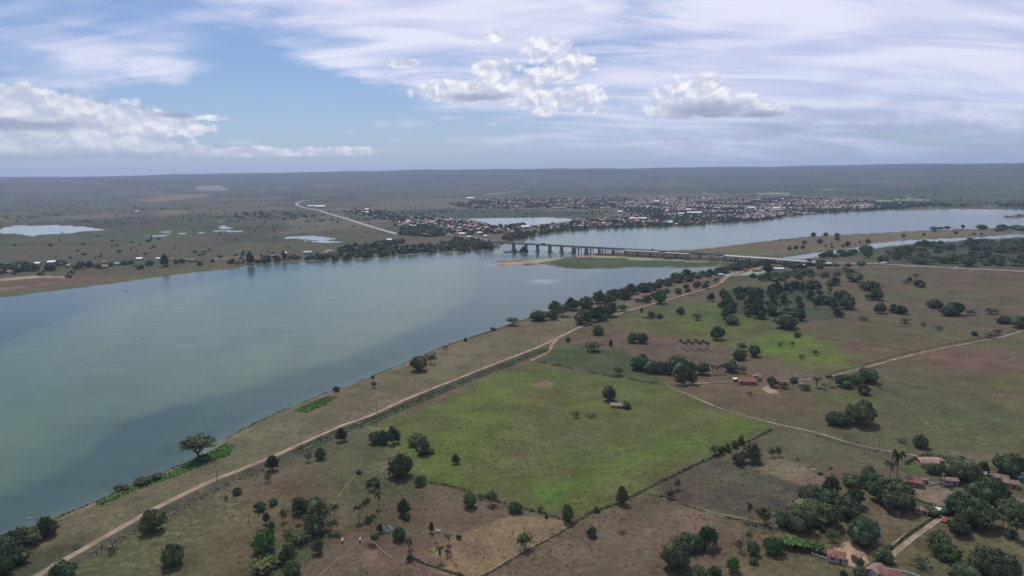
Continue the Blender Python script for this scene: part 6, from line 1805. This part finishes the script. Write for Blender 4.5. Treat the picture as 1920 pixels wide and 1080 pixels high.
def town():
    r = random.Random(21); pts = []
    for pl, sp_g, dens in TOWN:
        P = np.array(W(pl)); a = 0.35; ca_, sa_ = math.cos(a), math.sin(a)
        R = max(np.ptp(P[:, 0]), np.ptp(P[:, 1])); cx, cy = P.mean(0); n = int(R / sp_g) + 2
        gx, gy = np.meshgrid(np.arange(-n, n), np.arange(-n, n)); gx = gx.ravel().astype(float); gy = gy.ravel().astype(float)
        street = (np.mod(gx, 6) == 0)
        gx += nprng.uniform(-0.22, 0.22, gx.size); gy += nprng.uniform(-0.22, 0.22, gy.size)
        X = cx + (gx * ca_ - gy * sa_) * sp_g; Y = cy + (gx * sa_ + gy * ca_) * sp_g
        k = (sdf(P, X, Y) > 0) & ~street
        k &= nprng.random(X.size) < dens * sstep(0.34, 0.60, fbm(X, Y, 130, 4, 401))
        pts += list(zip(X[k], Y[k]))
    X = np.array([p[0] for p in pts]); Y = np.array([p[1] for p in pts]); wsd = water_sd(X, Y); ok = wsd < -8
    X, Y = X[ok], Y[ok]; Z = ZA(X, Y); o_ = np.argsort(np.hypot(X, Y)); X, Y, Z = X[o_], Y[o_], Z[o_]
    print('town houses', len(X))
    AV = [[], [], [], []]
    V = []; Fc = []; MI = []; mats = ROOFS + WALLS
    PXY = [proj(a, b, c) for a, b, c in zip(X, Y, Z)]
    for i, (x, y, z) in enumerate(zip(X, Y, Z)):
        r_ = r.choices(ROOFS, (3.2, 5.0, 5.0, 0.6))[0]; w_ = r.choice(WALLS); s = r.uniform(0.85, 1.5); rz = 0.35 + r.choice((0, math.pi / 2)) + r.uniform(-0.15, 0.15); st = r.choice((0.8, 0.9, 1.0, 1.0, 1.6))
        L, Wd, h = 5 * s, 4 * s, 3.6 * st; rise = 1.8
        if i < 270:
            px, py = PXY[i][0], PXY[i][1]; place = ('on the western outskirts' if px < 830 else 'in the quarter before the bridge' if px < 1000 else 'between lagoon and river' if px < 1190 else 'in the front rows of the main town')
            lo_, hi_ = ((600, 830) if px < 830 else (830, 1000) if px < 1000 else (1000, 1190) if px < 1190 else (1190, 1480)); u_ = (px - lo_) / (hi_ - lo_)
            nx = ('far left' if u_ < 0.2 else 'left' if u_ < 0.4 else 'middle' if u_ < 0.6 else 'right' if u_ < 0.8 else 'far right')
            far_house(x, y, z, s, rz, r_, w_, ('tall ' if st > 1.5 else 'wide ' if s > 1.25 else 'small ') + RW[r_] + ' town house ' + place + ', ' + nx, 'town houses of the far bank', 'town_house', (s, s, st * 1.0))
            continue
        c_, s_ = math.cos(rz), math.sin(rz); k = len(V)
        def q(a, b, c): return (x + a * c_ - b * s_, y + a * s_ + b * c_, z + c)
        V += [q(-L, -Wd, -1.5), q(L, -Wd, -1.5), q(L, Wd, -1.5), q(-L, Wd, -1.5), q(-L, -Wd, h), q(L, -Wd, h), q(L, Wd, h), q(-L, Wd, h), q(-L, 0, h + rise), q(L, 0, h + rise)]
        Fc += [(k, k + 1, k + 5, k + 4), (k + 1, k + 2, k + 6, k + 9, k + 5), (k + 2, k + 3, k + 7, k + 6), (k + 3, k, k + 4, k + 8, k + 7)]
        wi = 4 + WALLS.index(w_); MI += [wi] * 4
        Fc += [(k + 4, k + 5, k + 9, k + 8), (k + 6, k + 7, k + 8, k + 9)]; MI += [ROOFS.index(r_)] * 2
    o = bpy.data.objects.new('distant_town_houses', mesh_from('distant_town_houses', V, Fc, mats, MI)); col.objects.link(o); tag(o, 'dense mass of small red and pale roofs of the far town', None, None, 'stuff')
    # towers: water tower and church
    return X, Y


town()


def far_leaf_stuff(name, X, Y, Wm, Hm, mat, label, seed=1, quads=22):
    """many far trees: each a lumpy tuft of leaf faces, joined into one mesh"""
    r = np.random.default_rng(seed); n = len(X); Z = np.maximum(ZA(X, Y), WATER_Z)
    d = r.normal(size=(n, quads, 3)); d /= np.linalg.norm(d, axis=2)[..., None]; d[..., 2] = np.abs(d[..., 2]) * 0.9 - 0.1
    rad_ = r.uniform(0.45, 0.9, (n, quads, 1))
    sc = np.stack([Wm / 2, Wm / 2, Hm * 0.78], 1)[:, None, :]
    c_ = np.stack([X, Y, Z + Hm * 0.22], 1)[:, None, :] + d * rad_ * sc
    nn = d + r.normal(size=d.shape) * 0.35; nn /= np.linalg.norm(nn, axis=2)[..., None]
    a = np.cross(nn, r.normal(size=d.shape)); a /= np.linalg.norm(a, axis=2)[..., None]; b = np.cross(nn, a)
    s = (Wm[:, None, None] * 0.22) * r.uniform(0.7, 1.3, (n, quads, 1)); a = a * s; b = b * s
    V = np.stack([c_ - a, c_ - b, c_ + a, c_ + b], 2).reshape(-1, 3); m_ = n * quads
    me = bpy.data.meshes.new(name); me.vertices.add(len(V)); me.vertices.foreach_set('co', V.ravel()); me.loops.add(4 * m_); me.loops.foreach_set('vertex_index', np.arange(4 * m_, dtype=np.int32))
    me.polygons.add(m_); me.polygons.foreach_set('loop_start', np.arange(0, 4 * m_, 4, dtype=np.int32)); me.materials.append(MATS[mat]); me.update()
    o = bpy.data.objects.new(name, me); col.objects.link(o); tag(o, label, None, None, 'stuff'); return o


def fill(pl, spacing, jit=0.45, dens=1.0):
    P = np.array(W(pl)); x0, y0 = P.min(0); x1, y1 = P.max(0)
    gx, gy = np.meshgrid(np.arange(x0, x1, spacing), np.arange(y0, y1, spacing)); gx = gx.ravel() + nprng.uniform(-jit, jit, gx.size) * spacing; gy = gy.ravel() + nprng.uniform(-jit, jit, gy.size) * spacing
    k = (sdf(P, gx, gy) > 0) & (nprng.random(gx.size) < dens); gx, gy = gx[k], gy[k]; k = water_sd(gx, gy) < -1; return gx[k], gy[k]


WOODS = [([(622, 487), (640, 466), (690, 462), (740, 464), (800, 462), (840, 456), (862, 448), (905, 453), (936, 465), (900, 469), (820, 473), (765, 476), (700, 482)], 9.5, 0.62),
         ([(748, 440), (752, 430), (800, 427), (838, 434), (842, 441), (800, 445)], 9, 0.9),
         ([(680, 462), (720, 455), (760, 452), (760, 456), (700, 466)], 10, 0.6),
         ([(0, 514), (0, 500), (60, 497), (62, 508)], 8, 0.9), ([(400, 497), (500, 489), (620, 480), (620, 486), (540, 489), (460, 495)], 9, 0.35),
         ([(430, 412), (440, 404), (500, 399), (560, 400), (600, 408), (540, 413), (480, 412)], 24, 0.35),
         ([(930, 448), (960, 440), (1000, 436), (1060, 431), (1180, 425), (1280, 421.5), (1330, 419), (1330, 421), (1180, 427), (1050, 434), (990, 445), (960, 452)], 9, 0.45),
         ([(945, 425), (960, 419), (985, 419), (985, 424), (960, 427)], 8, 0.7), ([(1340, 419), (1420, 414), (1462, 408.5), (1470, 406), (1430, 411), (1360, 416)], 10, 0.5),
         ([(1465, 406), (1520, 401), (1640, 394), (1720, 390), (1740, 387), (1680, 388), (1600, 396), (1500, 402)], 10, 0.5),
         ([(1670, 389), (1730, 384), (1800, 388), (1920, 386), (2100, 388), (2100, 391), (1850, 388), (1740, 390)], 14, 0.4)]
xs, ys = [], []
for pl, sp_g, dn in WOODS:
    a, b = fill(pl, sp_g, 0.45, dn); xs.append(a); ys.append(b)
X = np.concatenate(xs); Y = np.concatenate(ys); print('far woods', len(X))
Wm = nprng.uniform(5, 15, len(X)); far_leaf_stuff('far_woodland', X, Y, Wm, Wm * nprng.uniform(0.6, 0.95, len(X)), 'far_leaves', 'dense dark woods along the far bank of the river', 3, 30)
# town trees
xs, ys = [], []
for pl, sp_g, dn in TOWN:
    a, b = fill(pl, 18, 0.5, 0.75); xs.append(a); ys.append(b)
X = np.concatenate(xs); Y = np.concatenate(ys); Wm = nprng.uniform(7, 14, len(X)); far_leaf_stuff('town_trees', X, Y, Wm, Wm * 0.8, 'far_leaves', 'trees between the roofs of the far town', 4, 20)
# loose trees of the far plains, in drifts
n = 26000
ang = nprng.uniform(-0.70, 0.70, n); rad_ = 1250 * (7200 / 1250) ** nprng.random(n); X = rad_ * np.sin(ang); Y = rad_ * np.cos(ang)
dn = fbm(X, Y, 420, 4, 501) ; fine = fbm(X, Y, 70, 3, 502); keep = (water_sd(X, Y) < -8) & (nprng.random(n) < sstep(0.50, 0.72, dn * 0.55 + fine * 0.45) * np.where(rad_ < 2400, 0.10, 0.9) + 0.004)
for pl, _, _ in TOWN: keep &= sdf(W(pl), X, Y) < 0
keep &= sdf(W([(1060, 500), (1270, 469), (1380, 461), (1500, 446), (1640, 439), (1920, 428), (2300, 415), (2300, 530), (1920, 530), (1300, 520)]), X, Y) < 0
keep &= line_dist(W([(746, 440), (700, 427), (650, 412), (610, 400), (575, 392), (556, 384), (566, 378), (590, 374), (612, 372)]), X, Y) > 25
X, Y = X[keep], Y[keep]; print('plain trees', len(X)); Wm = nprng.uniform(5, 12, len(X)); far_leaf_stuff('plain_trees', X, Y, Wm, Wm * nprng.uniform(0.4, 0.8, len(X)), 'far_leaves', 'countless small trees and scrub on the far plain', 5, 10)

# trees one can tell apart on the far left bank
for q, (px, py, w, h) in enumerate(sorted([(66, 509, 17, 14), (94, 508, 20, 14), (115, 498, 22, 11), (143, 507, 12, 11), (152, 503, 16, 14), (168, 502, 16, 13), (184, 505, 13, 10), (208, 500, 10, 8), (233, 497, 16, 9), (246, 496, 14, 9), (262, 505, 18, 11), (281, 499, 16, 12),
                                       (309, 500, 16, 22), (331, 496, 10, 9), (342, 494, 11, 9), (374, 499, 13, 9), (399, 492, 7, 7), (442, 479, 9, 4), (470, 495, 14, 23), (500, 490, 16, 13), (519, 488, 12, 10), (533, 487, 14, 15), (549, 486, 15, 10), (557, 486, 10, 7),
                                       (595, 482, 10, 10), (606, 483, 14, 9), (5, 512, 20, 14), (28, 511, 24, 14), (50, 508, 18, 13)])):
    plant('mango' if q % 3 else 'dark', px, py, w, h, ORD[q] + ' tree from the left standing apart on the far bank', 'trees on the far left bank')
flush_plants()

# ------------------------------------------------------------------ weeds and tufts on the near pastures
def weeds():
    n = 60000; r = nprng
    ang = r.uniform(-0.66, 0.68, n); rad_ = 215 * (900 / 215) ** (r.random(n) ** 1.15); X = rad_ * np.sin(ang); Y = rad_ * np.cos(ang)
    pr = np.array([0.0] * n); d = fbm(X, Y, 45, 4, 601) * 0.6 + fbm(X, Y, 8, 3, 602) * 0.4
    keep = (r.random(n) < sstep(0.46, 0.66, d) * 0.8 + 0.03)
    X, Y = X[keep], Y[keep]; keep = (water_sd(X, Y) < -3) & (line_dist(main_road[::2], X, Y) > 3.5)
    for pl in ([(1250, 723), (1340, 762), (1530, 812), (1735, 858)], [(1671, 1044), (1769, 968)]): keep &= line_dist(W(pl), X, Y) > 3
    X, Y = X[keep], Y[keep]
    inf = sdf(W(REG[3][1]), X, Y) > 0
    for nm, sel, mat, lab in (('pasture_weeds', ~inf, 'dry_weed', 'scattered dry weeds and low scrub on the brown pastures'), ('field_weeds', inf, 'green_weed', 'scattered green weeds in the bright field')):
        x, y = X[sel], Y[sel]; k = len(x)
        Wm = 0.25 + 0.9 * r.random(k) ** 2.2; far_leaf_stuff(nm, x, y, Wm, Wm * 0.30, mat, lab, 7, 5)
        print(nm, k)


leaf_mat('reed_leaves', (0.045, 0.092, 0.024), (0.078, 0.145, 0.038)); leaf_mat('dry_weed', (0.058, 0.054, 0.034), (0.115, 0.094, 0.064)); leaf_mat('green_weed', (0.052, 0.066, 0.024), (0.082, 0.110, 0.034))
weeds()
xs, ys = [], []
for rg in REG:
    if rg[0] == 'weed' and rg[1][0][0] < 700:
        a, b = fill(rg[1], 1.1, 0.6, 0.85); xs.append(a); ys.append(b)
X = np.concatenate(xs); Y = np.concatenate(ys); Wm = nprng.uniform(0.5, 1.5, len(X))
far_leaf_stuff('shore_reeds', X, Y, Wm, Wm * nprng.uniform(0.22, 0.40, len(X)), 'reed_leaves', 'bright green reeds and weeds along the near shore', 9, 10)

# ------------------------------------------------------------------ haze
def haze():
    me = box_me('haze', 'rock', (-15100, 15100, -15100, 15100, -6, 340)); me.materials.clear()
    mt = bpy.data.materials.new('haze_air'); mt.use_nodes = True; nt = mt.node_tree; nt.nodes.clear()
    out = nt.nodes.new('ShaderNodeOutputMaterial'); v = nt.nodes.new('ShaderNodeVolumePrincipled')
    v.inputs['Color'].default_value = (0.56, 0.71, 1.0, 1); v.inputs['Density'].default_value = 6.0e-5; v.inputs['Anisotropy'].default_value = 0.2
    nt.links.new(v.outputs[0], out.inputs['Volume']); me.materials.append(mt)
    o = bpy.data.objects.new('haze', me); col.objects.link(o); tag(o, None, None, None, 'stuff')


haze()
for _o in scene.objects:
    if 'label' in _o and not (4 <= len(_o['label'].split()) <= 16): print('LABEL LENGTH', len(_o['label'].split()), _o['label'])
